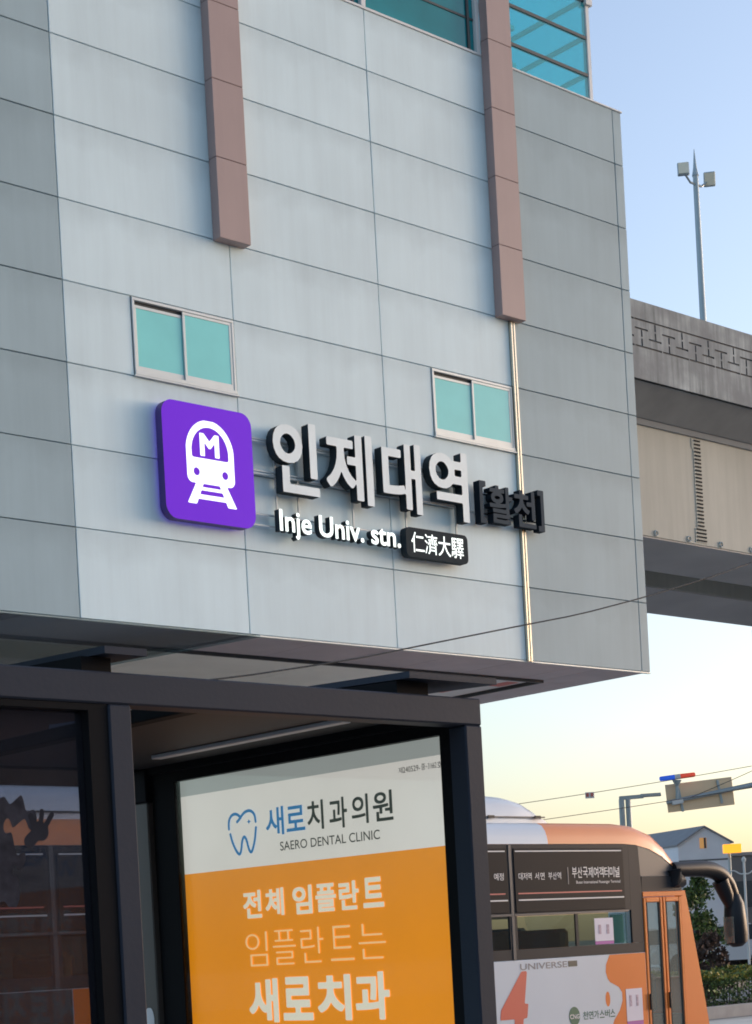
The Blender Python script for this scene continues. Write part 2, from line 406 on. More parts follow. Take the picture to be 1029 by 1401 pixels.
def sbox(X, Y, x0, x1, y0, y1, r=0.0):
    cx, cy = (x0+x1)/2, (y0+y1)/2; qx = np.abs(X-cx)-(x1-x0)/2+r; qy = np.abs(Y-cy)-(y1-y0)/2+r
    return np.hypot(np.maximum(qx, 0), np.maximum(qy, 0))+np.minimum(np.maximum(qx, qy), 0)-r
def sline(X, Y, pts):
    d = np.full(X.shape, 9.0)
    for (ax, ay), (bx_, by) in zip(pts, pts[1:]):
        dx, dy = bx_-ax, by-ay; t = np.clip(((X-ax)*dx+(Y-ay)*dy)/(dx*dx+dy*dy), 0, 1); d = np.minimum(d, np.hypot(X-ax-t*dx, Y-ay-t*dy))
    return d
def smooth_line(pts, it=2):
    for _ in range(it):
        q = [pts[0]]
        for a, b in zip(pts, pts[1:]): q += [(a[0]*.75+b[0]*.25, a[1]*.75+b[1]*.25), (a[0]*.25+b[0]*.75, a[1]*.25+b[1]*.75)]
        pts = q+[pts[-1]]
    return pts
ALLTXT = '인제대역[]활천仁濟大驛새로치과의원전체임플란트는제중호대저서면부산국여객터미널천연가스버스M4'
prefetch(list(ALLTXT))

# ------------------------------------------------------------------ ground
def sheet(name, m, x0, x1, y0, y1, z): 
    return MB().add([(x0, y0, z), (x1, y0, z), (x1, y1, z), (x0, y1, z)], [(0, 1, 2, 3)]).build(name, m, kind='structure')
sheet('ground', 'soil', -900, 900, -900, 900, -.02)
sheet('road', 'asphalt', -200, 260, 8.2, 24.0, 0.0)
sheet('bounce_forecourt', 'bounce_ground', -60, 60, 15.9, 23.4, .004)  # pale sheet added to bounce light up onto the soffit
sheet('far_road', 'asphalt', -200, 260, 26.0, 36.0, -.004)
MB().box(-200, 200, -30, 8.05, -.3, .15).build('pavement', 'pave', kind='structure')
MB().box(-200, 200, 8.05, 8.2, -.3, .16, 0, .015).build('pavement_kerb', 'kerb', kind='structure')
MB().box(-200, 200, 24.0, 24.16, -.3, .26, 0, .02).build('median_kerb', 'kerb', kind='structure')
MB().box(-200, 200, 24.16, 25.8, -.3, .22).build('median_soil', 'soil', kind='structure')
MB().box(-200, 200, 25.8, 26.0, -.3, .26, 0, .02).build('median_back_kerb', 'kerb', kind='structure')
MB().box(-200, 260, 36.0, 120.0, -.3, .55).build('far_pavement', 'pave', kind='structure')
sheet('kerb_line', 'line', -200, 200, 23.45, 23.6, .004)
for k in range(-3, 9): sheet('lane_mark', 'line', k*8.0, k*8.0+3, 12.0, 12.12, .004)

# ------------------------------------------------------------------ station building
B = thing('station_building', (11.4, 21, 0), 'pale grey metal-clad elevated station building with pink vertical fins and purple sign', 'building')
C = [1.77, 4.14, 6.51, 8.88, 11.25, 13.61, 15.985, 18.365, 20.79, 20.98]
Z = [5.64, 6.64] + [6.64+.905*k for k in range(1, 8)] + [13.755]      # bottom .. coping line of the right part
ZU = Z[:9] + [13.88, 14.785, 15.69, 16.6]
g = .005; YF = 17.0
for ci in range(len(C)-1):
    x0, x1 = C[ci], C[ci+1]
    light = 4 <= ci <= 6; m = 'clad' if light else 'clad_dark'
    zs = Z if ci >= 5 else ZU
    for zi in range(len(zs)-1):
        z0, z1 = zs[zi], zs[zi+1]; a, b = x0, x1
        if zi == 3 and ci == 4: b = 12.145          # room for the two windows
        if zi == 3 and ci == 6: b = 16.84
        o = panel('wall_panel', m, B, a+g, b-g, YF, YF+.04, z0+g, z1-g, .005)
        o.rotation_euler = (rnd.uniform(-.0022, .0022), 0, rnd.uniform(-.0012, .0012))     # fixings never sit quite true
bx('backing_wall', 'joint', B, 1.77, 20.965, 17.034, 24.9, 5.70, 13.70)
bx('upper_wall', 'joint', B, 1.77, 13.37, 17.034, 24.9, 13.72, 16.6)
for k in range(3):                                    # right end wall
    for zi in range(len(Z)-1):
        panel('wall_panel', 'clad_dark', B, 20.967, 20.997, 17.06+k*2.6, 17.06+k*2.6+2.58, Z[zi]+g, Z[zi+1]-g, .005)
bx('coping', 'white_metal', B, 18.56, 21.0, 16.985, 24.9, 13.752, 13.775, .004)
bx('coping', 'white_metal', B, 13.83, 18.10, 16.985, 17.10, 13.752, 13.785, .004)
# pink fins
for fx0, fx1 in ((13.367, 13.825), (18.105, 18.562)):
    z = 10.235; k = 0
    while z < 16.5:
        z1 = min(z+(.92 if k else .95), 16.6)
        panel('fin_panel', 'pink', B, fx0, fx1, 16.855, 16.998, z+.004, z1-.004, .004); z = z1; k += 1
    bx('fin_core', 'pinkjoint', B, fx0+.006, fx1-.006, 16.861, 16.997, 10.25, 16.55)
# drip staining trims under the right fin
for tx in (18.362, 18.412): bx('metal_trim', 'brass', B, tx, tx+.034, 16.955, 16.999, 5.62, 10.235, .006)
# two sliding windows
def window(x0, x1, z0, z1):
    wv = thing('window', (0, 0, 0), None, None); wv.parent = B; wv.location = Vector(((x0+x1)/2, 17, z0))-org(B); ORG[wv.name] = Vector(((x0+x1)/2, 17, z0))
    f = .035
    mb = MB()
    mb.box(x0, x1, 16.985, 17.03, z1-f, z1, 0, .004); mb.box(x0, x1, 16.975, 17.03, z0, z0+f*1.3, 0, .004)
    mb.box(x0, x0+f, 16.985, 17.03, z0+f*1.3, z1-f, 0, .004); mb.box(x1-f, x1, 16.985, 17.03, z0+f*1.3, z1-f, 0, .004)
    mb.build('frame', 'alu', wv)
    mb = MB(); mb.box(x0-.02, x1+.02, 17.0305, 17.033, z0-.02, z1+.02); mb.build('reveal', 'alu_dark', wv)
    xm = (x0+x1)/2
    for i, (a, b, yy, hd) in enumerate(((x0+f, xm+.02, 17.012, .045), (xm-.02, x1-f, 16.992, .03))):
        s = .035; mb = MB(); zb, zt = z0+f*1.3, z1-f-hd*(i == 0)*.9
        mb.box(a, b, yy, yy+.014, zb, zb+s*1.9, 0, .003); mb.box(a, b, yy, yy+.014, zt-s, zt, 0, .003)
        mb.box(a, a+s, yy, yy+.014, zb+s*1.9, zt-s, 0, .003); mb.box(b-s, b, yy, yy+.014, zb+s*1.9, zt-s, 0, .003)
        mb.build('sash', 'alu', wv)
        bx('pane', 'teal_film', wv, a+s, b-s, yy+.005, yy+.010, zb+s*1.9, zt-s)
    bx('sill', 'alu', wv, x0-.02, x1+.02, 16.965, 17.0, z0-.025, z0-.003, .004)
window(12.152, 13.600, 8.465, 9.345); window(16.847, 18.352, 8.465, 9.345)
# ribbon glazing above the light wall
for a, b in ((13.83, 15.945), (16.02, 18.03)):
    bx('ribbon_pane', 'teal_dark', B, a, b, 17.05, 17.06, 13.79, 14.225); bx('ribbon_pane', 'teal_dark', B, a, b, 17.05, 17.06, 14.255, 15.2); bx('ribbon_pane', 'teal_dark', B, a, b, 17.05, 17.06, 15.23, 16.2)
    for zz in (14.225, 15.2): bx('transom', 'alu_dark', B, a, b, 17.04, 17.06, zz, zz+.03)
    bx('mullion_shadow_strip', 'alu_dark', B, b-.13, b-.09, 17.025, 17.05, 13.79, 16.2)  # dark strip drawn as the mullion's shadow on the glazing
bx('mullion', 'white_metal', B, 15.945, 16.02, 16.99, 17.07, 13.786, 16.3, .004)
bx('mullion', 'white_metal', B, 18.03, 18.10, 16.99, 17.07, 13.786, 16.3, .004)
bx('upper_room_wall', 'core', B, 13.38, 18.09, 17.2, 24.8, 13.70, 16.55)
bx('upper_fascia', 'white_metal', B, 13.83, 18.10, 16.98, 17.3, 16.3, 16.7, .01)
# glazed corner box on the right part
gx0, gx1, gy0, gy1, gz0, gz1 = 18.60, 20.35, 17.05, 19.4, 13.776, 17.2
zr = [gz0, 14.14, 14.675, 15.21, 15.9, 16.6, gz1]
for i in range(len(zr)-1):
    bx('corner_pane', 'cyan_glass', B, gx0, gx1, gy1, gy1+.008, zr[i]+.02, zr[i+1]-.02)
    bx('corner_pane', 'cyan_glass', B, gx0, gx1, gy0, gy0+.008, zr[i]+.02, zr[i+1]-.02)
    bx('corner_pane', 'cyan_glass', B, gx1+.002, gx1+.010, gy0+.03, gy1, zr[i]+.02, zr[i+1]-.02)
for zz in zr[1:-1]:
    bx('transom', 'alu_dark', B, gx0, gx1, gy0-.012, gy0+.03, zz-.022, zz+.022)
for zz in [13.83]+zr[1:-1]:
    bx('transom', 'alu', B, gx1-.05, gx1, gy0+.05, gy1, zz-.028, zz+.028)
    bx('floor_beam', 'alu', B, gx0+.6, gx0+.70, gy0+.4, gy1, zz-.03, zz+.03)
bx('corner_post', 'white_metal', B, gx1+.012, gx1+.085, gy0-.015, gy0+.07, gz0, gz1, .006)
bx('inner_column', 'alu', B, 19.55, 19.80, 18.0, 18.2, gz0, gz1)
bx('mullion', 'alu_dark', B, gx1-.04, gx1, gy0+1.7, gy0+1.75, gz0, gz1)
bx('mullion', 'alu_dark', B, gx0, gx0+.03, gy0-.005, gy0+.03, gz0, gz1)
bx('roof_fascia', 'white_metal', B, 18.5, 20.47, 16.98, 19.5, gz1, 17.6, .01)
bx('corner_cap', 'white_metal', B, 20.34, 20.48, 17.0, 17.15, 15.15, 15.24, .006)
# underside: brown strip panels, trim channel, cream inner panels
x = 1.8
while x < 20.0:
    x1 = min(x+1.18, 20.0); panel('soffit_panel', 'soffit', B, x+.006, x1-.006, 17.0+.045, 18.2, 5.642, 5.675, .003); x = x1
y = 17.045
while y < 24.5:
    y1 = min(y+1.3, 24.9); panel('soffit_panel', 'soffit', B, 20.006, 20.96, y+.006, y1-.006, 5.642, 5.675, .003); y = y1
bx('soffit_edge', 'alu', B, 1.8, 20.98, 16.995, 17.043, 5.618, 5.638, .003)
bx('soffit_channel', 'alu_dark', B, 1.8, 20.0, 18.2, 18.25, 5.60, 5.69); bx('soffit_channel', 'alu_dark', B, 19.95, 20.0, 18.25, 24.9, 5.60, 5.69)
x = 1.8
while x < 19.9:
    x1 = min(x+2.37, 19.95)
    for q in range(3): panel('soffit_panel', 'soffit_in', B, x+.005, x1-.005, 18.26+q*2.2, 18.26+q*2.2+2.19, 5.672, 5.69, .002)
    x = x1
bx('core_wall', 'core', B, 0.5, 19.3, 23.6, 24.8, 0, 5.66)
for cx_ in (4.0, 11.2, 18.2): MB().tube([(cx_, 21.4, 0), (cx_, 21.4, 5.66)], .42, 20).build('column', 'conc', B, smooth=True)

# red and white board fixed flat under the right end of the soffit
hb = thing('ceiling_board', (19.3, 19.6, 5.64), 'white ceiling board with red patches under the right soffit corner', 'board')
bx('board', 'ink_white', hb, 18.4, 19.94, 18.27, 21.4, 5.648, 5.668, .003)
for xa, ya in ((19.60, 18.55), (19.2, 19.35), (18.9, 20.0), (19.55, 20.2)): bx('red_patch', 'linered', hb, xa, xa+.24, ya, ya+.4, 5.643, 5.6475)

# ------------------------------------------------------------------ station sign
E1 = thing('metro_emblem_sign', (13.0, 16.9, 6.86), 'purple rounded square sign with white train icon and letter M', 'sign')
ex0, ex1, ez0, ez1, eyf, eyb = 12.365, 13.655, 6.845, 8.20, 16.83, 16.95
def epl(u, v, d): return (ex0+u*(ex1-ex0), eyf+d, ez0+v*(ez1-ez0))
flat_mesh('box', field(lambda X, Y: sbox(X, Y, .0, 1., 0., 1., .12), 60, -.02, 1.02, -.02, 1.02), epl, ['purple', 'purple_side'], E1, eyb-eyf)
def train(X, Y):
    V = 1-Y
    body = sbox(X, V, .245, .775, .13, .672, .06)
    arch = np.maximum(np.hypot((X-.51)/.265, (V-.40)/.27)-1, 0)*.265
    top = np.where(V < .40, np.maximum(body, (np.hypot((X-.51)/.268, (V-.41)/.285)-1)*.26), body)
    win = np.where(V < .37, (np.hypot((X-.51)/.205, (V-.40)/.215)-1)*.2, sbox(X, V, .305, .715, .30, .455, .02))
    d = np.maximum(top, -win)
    for cx_ in (.35, .668): d = np.maximum(d, -(np.hypot(X-cx_, V-.575)-.034))
    a = .51
    def half(v, w0, w1): return w0+(w1-w0)*(v-.66)/.19
    out = np.maximum(np.abs(X-a)-half(V, .165, .275), np.maximum(.655-V, V-.85))
    inn = np.maximum(np.abs(X-a)-half(V, .085, .175), .655-V)
    bars = np.minimum(np.abs(V-.715)-.014, np.abs(V-.785)-.020)
    tr = np.maximum(out, -np.maximum(inn, -bars)); tr = np.minimum(tr, np.maximum(out, np.abs(V-.66)-.012))
    return np.minimum(d, tr)
flat_mesh('train_icon', field(train, 110), lambda u, v, d: epl(u, v, -.004), 'icon', E1, norm=False)
glyph('letter_m', 'M', .035, 46, lambda u, v, d: epl(.40+u*.215, .565+v*.195, -.005), 'icon', E1)

S1 = thing('station_name_sign', (15.6, 16.9, 6.8), 'raised pale Korean station name letters over small white English letters on wall rails', 'sign')
LYF = 16.79; LD = .13
for ch, x0, x1, z0, z1 in (('인', 13.94, 14.64, 7.34, 8.215), ('제', 14.76, 15.53, 7.335, 8.205), ('대', 15.69, 16.36, 7.325, 8.215), ('역', 16.51, 17.20, 7.325, 8.225)):
    glyph('letter', ch, .022, 56, lambda u, v, d, a=x0, b=x1, c=z0, e=z1: (a+u*(b-a), LYF+d, c+v*(e-c)), ['face', 'side'], S1, LD)
line_of('Inje Univ. stn.', .018, 56, 14.02, 15.97, 6.885, .245, lambda u, v, d: (u, 16.83+d, v), ['lit', 'side'], S1, .09, 'letter')
for zz in (7.96, 7.93, 7.58, 7.545): bx('rail', 'rail', S1, 13.6, 17.15, 16.93, 16.95, zz, zz+.02)
for zz in (7.06, 6.93): bx('rail', 'rail', S1, 13.6, 16.2, 16.93, 16.95, zz, zz+.02)
for xx in (14.08, 14.42, 15.3, 16.2, 17.1):
    bx('upright', 'rail', S1, xx, xx+.022, 16.951, 16.97, 6.9, 8.0)
    for zz in (7.0, 7.9): bx('wall_bracket', 'rail', S1, xx, xx+.022, 16.97, 16.999, zz, zz+.03)
P1 = thing('hanja_plate', (16.6, 16.9, 6.79), 'small dark rounded plate with four white Chinese characters', 'plate')
flat_mesh('plate', field(lambda X, Y: sbox(X, Y, 0, 1., 0., .33, .06), 64, -.02, 1.02, -.02, 1.02), lambda u, v, d: (16.065+u*1.10, 16.82+d, 6.785+v*.375), ['plate', 'side'], P1, .11)
for i, ch in enumerate('仁濟大驛'):
    glyph('character', ch, .004, 64, lambda u, v, d, i=i: (16.15+i*.236+u*.222, 16.815, 6.845+v*.26), 'lit', P1)
H1 = thing('district_name_sign', (18.1, 16.9, 7.36), 'dark navy raised Korean letters in square brackets to the right of the station name', 'sign')
for ch, x0, x1, z0, z1 in (('[', 17.45, 17.57, 7.37, 7.93), ('활', 17.63, 18.07, 7.40, 7.90), ('천', 18.10, 18.52, 7.40, 7.90), (']', 18.57, 18.69, 7.38, 7.94)):
    glyph('letter', ch, .022 if ch in '[]' else .020, 52, lambda u, v, d, a=x0, b=x1, c=z0, e=z1: (a+u*(b-a), 16.83+d, c+v*(e-c)), ['navy', 'navyside'], H1, .11)
for zz in (7.52, 7.78): bx('rail', 'navyside', H1, 17.5, 18.64, 16.941, 16.953, zz, zz+.02)

# cable slung across the front of the building
cp = [(11.0, 4.75), (12.6, 4.95), (14.702, 5.324), (15.466, 5.491), (16.781, 5.772), (17.788, 5.986), (18.785, 6.193), (19.844, 6.462), (20.247, 6.568), (21.594, 6.946), (22.745, 7.296), (25, 8.05), (28, 9.2), (31, 10.5)]
cp = smooth_line(cp, 1)
MB().tube([(a, 16.4, b) for a, b in cp], .011, 6).build('overhead_cable', 'cable', label='thin black cable sagging across the station wall below the sign', cat='cable')

# ------------------------------------------------------------------ viaduct
VX0, VX1 = 21.6, 75.0
V = thing('viaduct', (40, 30, 0), 'stained concrete elevated railway viaduct with meander-patterned parapet and cream girders', 'viaduct')
MB().prism([(26.11, 14.215), (26.9, 13.72), (33.6, 13.72), (34.5, 14.2), (34.5, 14.5), (26.35, 14.5), (26.35, 14.26), (26.11, 14.26)], 'x', VX0, VX1).build('deck_slab', 'slab', V)
# relief parapet: solid cells stand proud, groove cells sink
ztop = 15.95; zb = 14.2; gw = .04; per = .96
zlv = sorted({zb, ztop, *[ztop-d+s*gw/2 for d in (.425, .625, .82, 1.02) for s in (-1, 1)]})
ulv = sorted({0.0, .46, .50, .23, .28, .71, .76, .94, .98, per} - {.98, .46} | {.02, .48, .94})
xs = []
k = 0
x = VX0
while x < VX1:
    xs += [x+u for u in ulv[:-1]]; x += per
xs = [q for q in xs if q <= VX1]
mb = MB(); yF, yB = 26.0, 26.03
def groove(xm, zm):
    u = (xm-VX0) % per; d = ztop-zm
    near = lambda c: abs(d-c) < gw*.6
    if near(.425): return int((xm-VX0)/per) % 6 != 5 or u > .06
    if near(1.02): return not (.0 <= u <= .02 or u > .94)
    if near(.625): return .02 <= u <= .48
    if near(.82): return .50 <= u <= .94
    if .23 <= u <= .28 and .625 <= d <= 1.02: return True
    if .71 <= u <= .76 and .425 <= d <= .82: return True
    return False
cells = [[groove((xs[i]+xs[i+1])/2, (zlv[j]+zlv[j+1])/2) for j in range(len(zlv)-1)] for i in range(len(xs)-1)]
for i in range(len(xs)-1):
    for j in range(len(zlv)-1):
        gq = cells[i][j]; yy = yB if gq else yF
        x0, x1, z0, z1 = xs[i], xs[i+1], zlv[j], zlv[j+1]
        mb.add([(x0, yy, z0), (x1, yy, z0), (x1, yy, z1), (x0, yy, z1)], [(0, 1, 2, 3)], 1 if gq else 0)
        if i+1 < len(xs)-1 and cells[i+1][j] != gq: mb.add([(x1, yF, z0), (x1, yB, z0), (x1, yB, z1), (x1, yF, z1)], [(0, 1, 2, 3)], 1)
        if j+1 < len(zlv)-1 and cells[i][j+1] != gq: mb.add([(x0, yF, z1), (x1, yF, z1), (x1, yB, z1), (x0, yB, z1)], [(0, 1, 2, 3)], 1)
mb.box(VX0, VX1, yB+.002, 26.3, 14.2, ztop-.004)
mb.add([(VX0, yF, ztop), (VX1, yF, ztop), (VX1, 26.32, ztop), (VX0, 26.32, ztop)], [(0, 1, 2, 3)])
mb.add([(VX0, yF, zb), (VX1, yF, zb), (VX1, 26.1, zb), (VX0, 26.1, zb)], [(0, 1, 2, 3)])
mb.build('parapet', ['conc', 'conc_dark'], V)
bx('parapet', 'conc', V, VX0, VX1, 34.35, 34.6, 14.5, 15.95, .02)
for y0, y1 in ((27.0, 29.55), (30.9, 33.5)):
    bx('box_girder', 'girder', V, VX0, VX1, y0, y1, 11.03, 13.715, .01)
    bx('bottom_plate', 'girder2', V, VX0, VX1, y0+.03, y1-.03, 11.0, 11.028)
    bx('haunch', 'slab', V, VX0, VX1, y0-.06, y1+.06, 13.58, 13.718)
vx = 35.48
mb = MB()
mb.box(vx-.22, vx+.22, 26.985, 26.998, 11.08, 11.42, 0); mb.box(vx-.14, vx+.14, 26.985, 26.998, 11.42, 13.3, 0); mb.box(vx-.2, vx+.2, 26.985, 26.998, 13.3, 13.55, 0)
mb.build('splice_plate', 'girder', V)
mb = MB(); z = 11.11
while z < 13.5:
    nn, hw = (6, .19) if z < 11.4 else (4, .12)
    for q in range(nn):
        xx = vx-hw+(2*hw)*(q+.5)/nn; mb.box(xx-.018, xx+.018, 26.962, 26.985, z, z+.035, 0)
    z += .088
mb.build('splice_bolts', 'hole', V, kind='stuff')
k = 0
for xx in np.arange(22.8, 60, 1.22):
    pts = [(xx+.06*math.cos(a), 26.98, 11.12+.06*math.sin(a)) for a in np.linspace(0, 2*math.pi, 13)]
    o = MB().tube(pts, .016, 6, caps=False).build('drain_ring', 'galv', V)
bx('diaphragm', 'slab', V, 34.6, 35.2, 29.5, 30.95, 11.05, 13.7)
bx('pier_cap', 'conc', V, 46.5, 49.0, 26.8, 33.7, 9.6, 10.99, .05); MB().tube([(47.7, 30.2, 0), (47.7, 30.2, 9.6)], .95, 24).build('pier', 'conc', V, smooth=True)
bx('pier_cap', 'conc', V, 22.4, 24.4, 26.8, 33.7, 9.6, 10.99, .05); MB().tube([(23.4, 30.6, 0), (23.4, 30.6, 9.6)], .8, 24).build('pier', 'conc', V, smooth=True)

LP = thing('flood_light_mast', (38.7, 29.0, 14.5), 'tall thin mast with two floodlights rising above the viaduct', 'light mast')
MB().tube([(38.68, 29, 14.5), (38.68, 29, 21.3)], [.095, .07], 12).build('pole', 'galv', LP, smooth=True)
MB().tube([(38.68, 29, 21.3), (38.68, 29, 21.5), (38.68, 29, 22.0)], [.09, .05, .006], 8).build('spike', 'galv', LP)
MB().tube([(38.2, 29, 21.28), (38.45, 29, 21.08), (38.9, 29, 21.08), (39.15, 29, 21.25)], .03, 6).build('crossbar', 'galv', LP)
for cx_, ang in ((38.12, -.5), (39.2, .5)):
    mb = MB(); mb.box(-.15, .15, -.05, .05, -.18, .18, 0, .02); mb.box(-.125, .125, -.062, -.051, -.155, .155, 1)
    mb.box(-.1, .1, .05, .10, -.12, .12, 0)
    Mx = Matrix.Translation((cx_, 28.95, 21.32)) @ Matrix.Rotation(R(-50), 4, 'Z') @ Matrix.Rotation(ang*.5, 4, 'X')
    mb.v = [tuple(Mx @ Vector(p)) for p in mb.v]; mb.build('floodlight', ['galv', 'lampface'], LP)

# ------------------------------------------------------------------ shop row added to block the low warm glow, seen only in reflections
for i, (x0, x1, h, y1) in enumerate(((-46, -24, 7.2, -17), (-23.5, -6, 8.4, -16.5), (-5.5, 14, 6.8, -17.5), (14.6, 33, 8.0, -16.5), (33.5, 62, 7.4, -17))):
    T = thing('glow_block_shop', ((x0+x1)/2, y1-5, .15), ['far left dark shop block', 'left dark shop block', 'dark shop block', 'right dark shop block', 'far right dark shop block'][i]+' behind the viewpoint, added to block the low warm glow, mirrored in the glass', 'building', 'added shops behind the viewpoint')
    bx('wall', 'farwall', T, x0, x1, y1-10, y1, .15, h, .03); bx('parapet', 'houseroof', T, x0-.1, x1+.1, y1-10.1, y1+.1, h+.002, h+.3, .03)
    nwin = int((x1-x0)/2.4)
    for c in range(nwin):
        xa = x0+.6+c*(x1-x0-.6)/nwin
        panel('shop_window', 'farglass', T, xa, xa+1.7, y1+.002, y1+.03, .6, 3.0); panel('window', 'farglass', T, xa+.2, xa+1.5, y1+.002, y1+.03, 4.2, 5.8)

# ------------------------------------------------------------------ bus shelter
SH = thing('bus_shelter', (2.4, 4.1, .15), 'dark grey steel bus shelter frame in the foreground', 'bus shelter')
yf = 3.385
bx('front_beam', 'shelter', SH, -1.6, 3.472, yf, yf+.065, 2.421, 2.492, .004)
for a, b in ((3.410, 3.472), (2.301, 2.361), (.2, .26), (-1.6, -1.54)):
    bx('post', 'shelter', SH, a, b, yf, yf+.065, .15, 2.4205, .004)
bx('post', 'shelter_in', SH, -1.6, -1.54, 4.86, 4.92, .15, 2.46, .004)
bx('post', 'post_tan', SH, 3.405, 3.472, 4.823, 4.915, .15, 2.355, .004); bx('post_head', 'shelter_in', SH, 3.402, 3.472, 4.822, 4.918, 2.3555, 2.46, .004)
flat_mesh('sticker', field(lambda X, Y: sbox(X, Y, 0, 1, 0, 1, .4), 30, -.05, 1.05, -.05, 1.05), lambda u, v, d: (3.4035, 4.895-u*.05, 1.60+v*.10), 'ink_white', SH)
bx('rear_beam', 'shelter_in', SH, -1.6, 3.472, 4.86, 4.925, 2.462, 2.54, .004)
bx('side_beam', 'shelter_in', SH, 3.412, 3.472, yf+.067, 4.858, 2.44, 2.50, .004)
# glazed front bay on the left
fr = MB(); fr.box(.262, 2.299, yf+.005, yf+.06, 2.405, 2.4195); fr.box(2.250, 2.299, yf+.005, yf+.06, .25, 2.405); fr.box(.262, .31, yf+.005, yf+.06, .25, 2.405); fr.box(.31, 2.25, yf+.005, yf+.06, .25, .32)
fr.build('pane_frame', 'shelter_in', SH)
bx('pane', 'tint', SH, .31, 2.25, yf+.03, yf+.036, .32, 2.405)
bx('rear_pane', 'clear', SH, -1.5, 3.30, 4.885, 4.891, .35, 2.462)
# roof: T section rafters over the beam, dark ceiling at the right end, glass elsewhere
for a, b, c, d in ((2.255, 2.333, 2.285, 2.397), (3.20, 3.31, 3.20, 3.515), (-.6, -.53, -.62, -.46)):
    mb = MB(); mb.prism([(yf+.03, 2.4925), (4.95, 2.545), (4.95, 2.60), (yf+.03, 2.528)], 'x', a, b); mb.build('rafter', 'shelter_in', SH)
    mb = MB(); mb.prism([(yf-.02, 2.5285), (5.05, 2.606), (5.05, 2.622), (yf-.02, 2.545)], 'x', c, d); mb.build('rafter_flange', 'shelter', SH)
bx('ceiling_panel', 'shelter_ceiling', SH, 2.75, 3.405, yf+.07, 4.855, 2.462, 2.487, .003)
bx('ceiling_rail', 'shelter_rail', SH, 3.20, 3.235, yf+.25, 4.50, 2.450, 2.4615, .002)
bx('ceiling_lip', 'shelter_in', SH, 2.70, 2.748, yf+.07, 4.855, 2.455, 2.4915, .003)
MB().prism([(yf, 2.60), (5.0, 2.67), (5.0, 2.676), (yf, 2.606)], 'x', -1.6, 2.74).build('roof_glass', 'clear', SH)
bx('bench_seat', 'post_tan', SH, .3, 2.2, 4.3, 4.7, .55, .6, .01)
for xx in (.5, 2.0): bx('bench_leg', 'shelter_in', SH, xx, xx+.05, 4.45, 4.55, .15, .55)
# faint grey decal of a waving hand on the front pane
HD = thing('hand_decal', (2.10, yf, 2.0), 'dim grey torn sticker with a small raised hand on the dark shelter glass', 'sticker')
def hand(X, Y):
    d = np.hypot((X-.42)/1.05, (Y-.36))-.30
    for pts, r in (([(.22, .5), (.10, .80)], .10), ([(.45, .55), (.52, .95)], .085), ([(.62, .5), (.88, .86)], .085), ([(.30, .3), (.0, .05)], .2)):
        d = np.minimum(d, sline(X, Y, pts)-r)
    return d
flat_mesh('hand', field(hand, 50, -.3, 1.1, -.2, 1.15), lambda u, v, d: (2.085+u*.078, yf+.0275, 2.105+v*.085), 'decal', HD, norm=True)
def torn(X, Y):
    d = sbox(X, Y, -.2, .72, .12, .90, .1)
    return d+.10*np.sin(X*9+Y*4)+.08*np.sin(Y*17+X*6)+.06*np.sin(X*31-Y*13)
flat_mesh('torn_print', field(torn, 60, 0., 1., 0., 1.), lambda u, v, d: (1.93+u*.19, yf+.0282, 1.98+v*.26), 'decal2', HD, norm=True)

# ------------------------------------------------------------------ advertising poster in the shelter end wall
AD = thing('advertising_poster', (3.46, 4.1, .3), 'orange and white dental clinic poster in a black frame inside the shelter', 'poster')
PX = 3.45
fr = MB(); fr.box(3.425, 3.475, 3.455, 3.500, .3, 2.44); fr.box(3.425, 3.475, 4.703, 4.820, .3, 2.44); fr.box(3.425, 3.475, 3.500, 4.703, 2.409, 2.44); fr.box(3.425, 3.475, 3.500, 4.703, .3, .42)
fr.build('frame', 'shelter_in', AD)
bx('backing', 'shelter_in', AD, 3.453, 3.474, 3.500, 4.703, .42, 2.409)
ps = MB()
def pq(z0, z1, mi): ps.add([(PX, 4.703, z0), (PX, 3.5, z0), (PX, 3.5, z1), (PX, 4.703, z1)], [(0, 1, 2, 3)], mi)
pq(.42, 2.116, 0); pq(2.116, 2.360, 1); pq(2.360, 2.409, 2)
SHT = ps.build('sheet', ['poster_o', 'poster_w', 'poster_g'], AD)
bx('cover_glass', 'cover', AD, 3.430, 3.434, 3.5005, 4.7025, .4205, 2.4085)
def ppl(yl, yr, z0, z1): return lambda u, v, d: (PX-.0022, yl+(yr-yl)*u, z0+(z1-z0)*v)
for i, (ch, a, b, c, d) in enumerate([('새', 4.281, 4.196, 2.202, 2.286), ('로', 4.185, 4.099, 2.207, 2.281), ('치', 4.088, 4.015, 2.203, 2.288), ('과', 3.99, 3.912, 2.199, 2.287), ('의', 3.893, 3.822, 2.203, 2.286), ('원', 3.803, 3.72, 2.203, 2.287)]):
    glyph('character', ch, .016, 50, ppl(a, b, c, d), 'ink_b' if i < 2 else 'ink_d', SHT)
for ch, a, b, c, d in [('전', 4.411, 4.322, 1.962, 2.046), ('체', 4.303, 4.216, 1.965, 2.047), ('임', 4.175, 4.086, 1.963, 2.047), ('플', 4.071, 3.98, 1.965, 2.046), ('란', 3.967, 3.881, 1.965, 2.047), ('트', 3.864, 3.777, 1.966, 2.051)]:
    glyph('character', ch, .030, 56, ppl(a, b, c, d), 'ink_w', SHT)
for ch, a, b, c, d in [('임', 4.41, 4.305, 1.817, 1.92), ('플', 4.279, 4.172, 1.818, 1.921), ('란', 4.149, 4.046, 1.82, 1.923), ('트', 4.016, 3.914, 1.822, 1.922), ('는', 3.893, 3.779, 1.823, 1.922)]:
    glyph('character', ch, -.012, 80, ppl(a, b, c, d), 'ink_c', SHT)
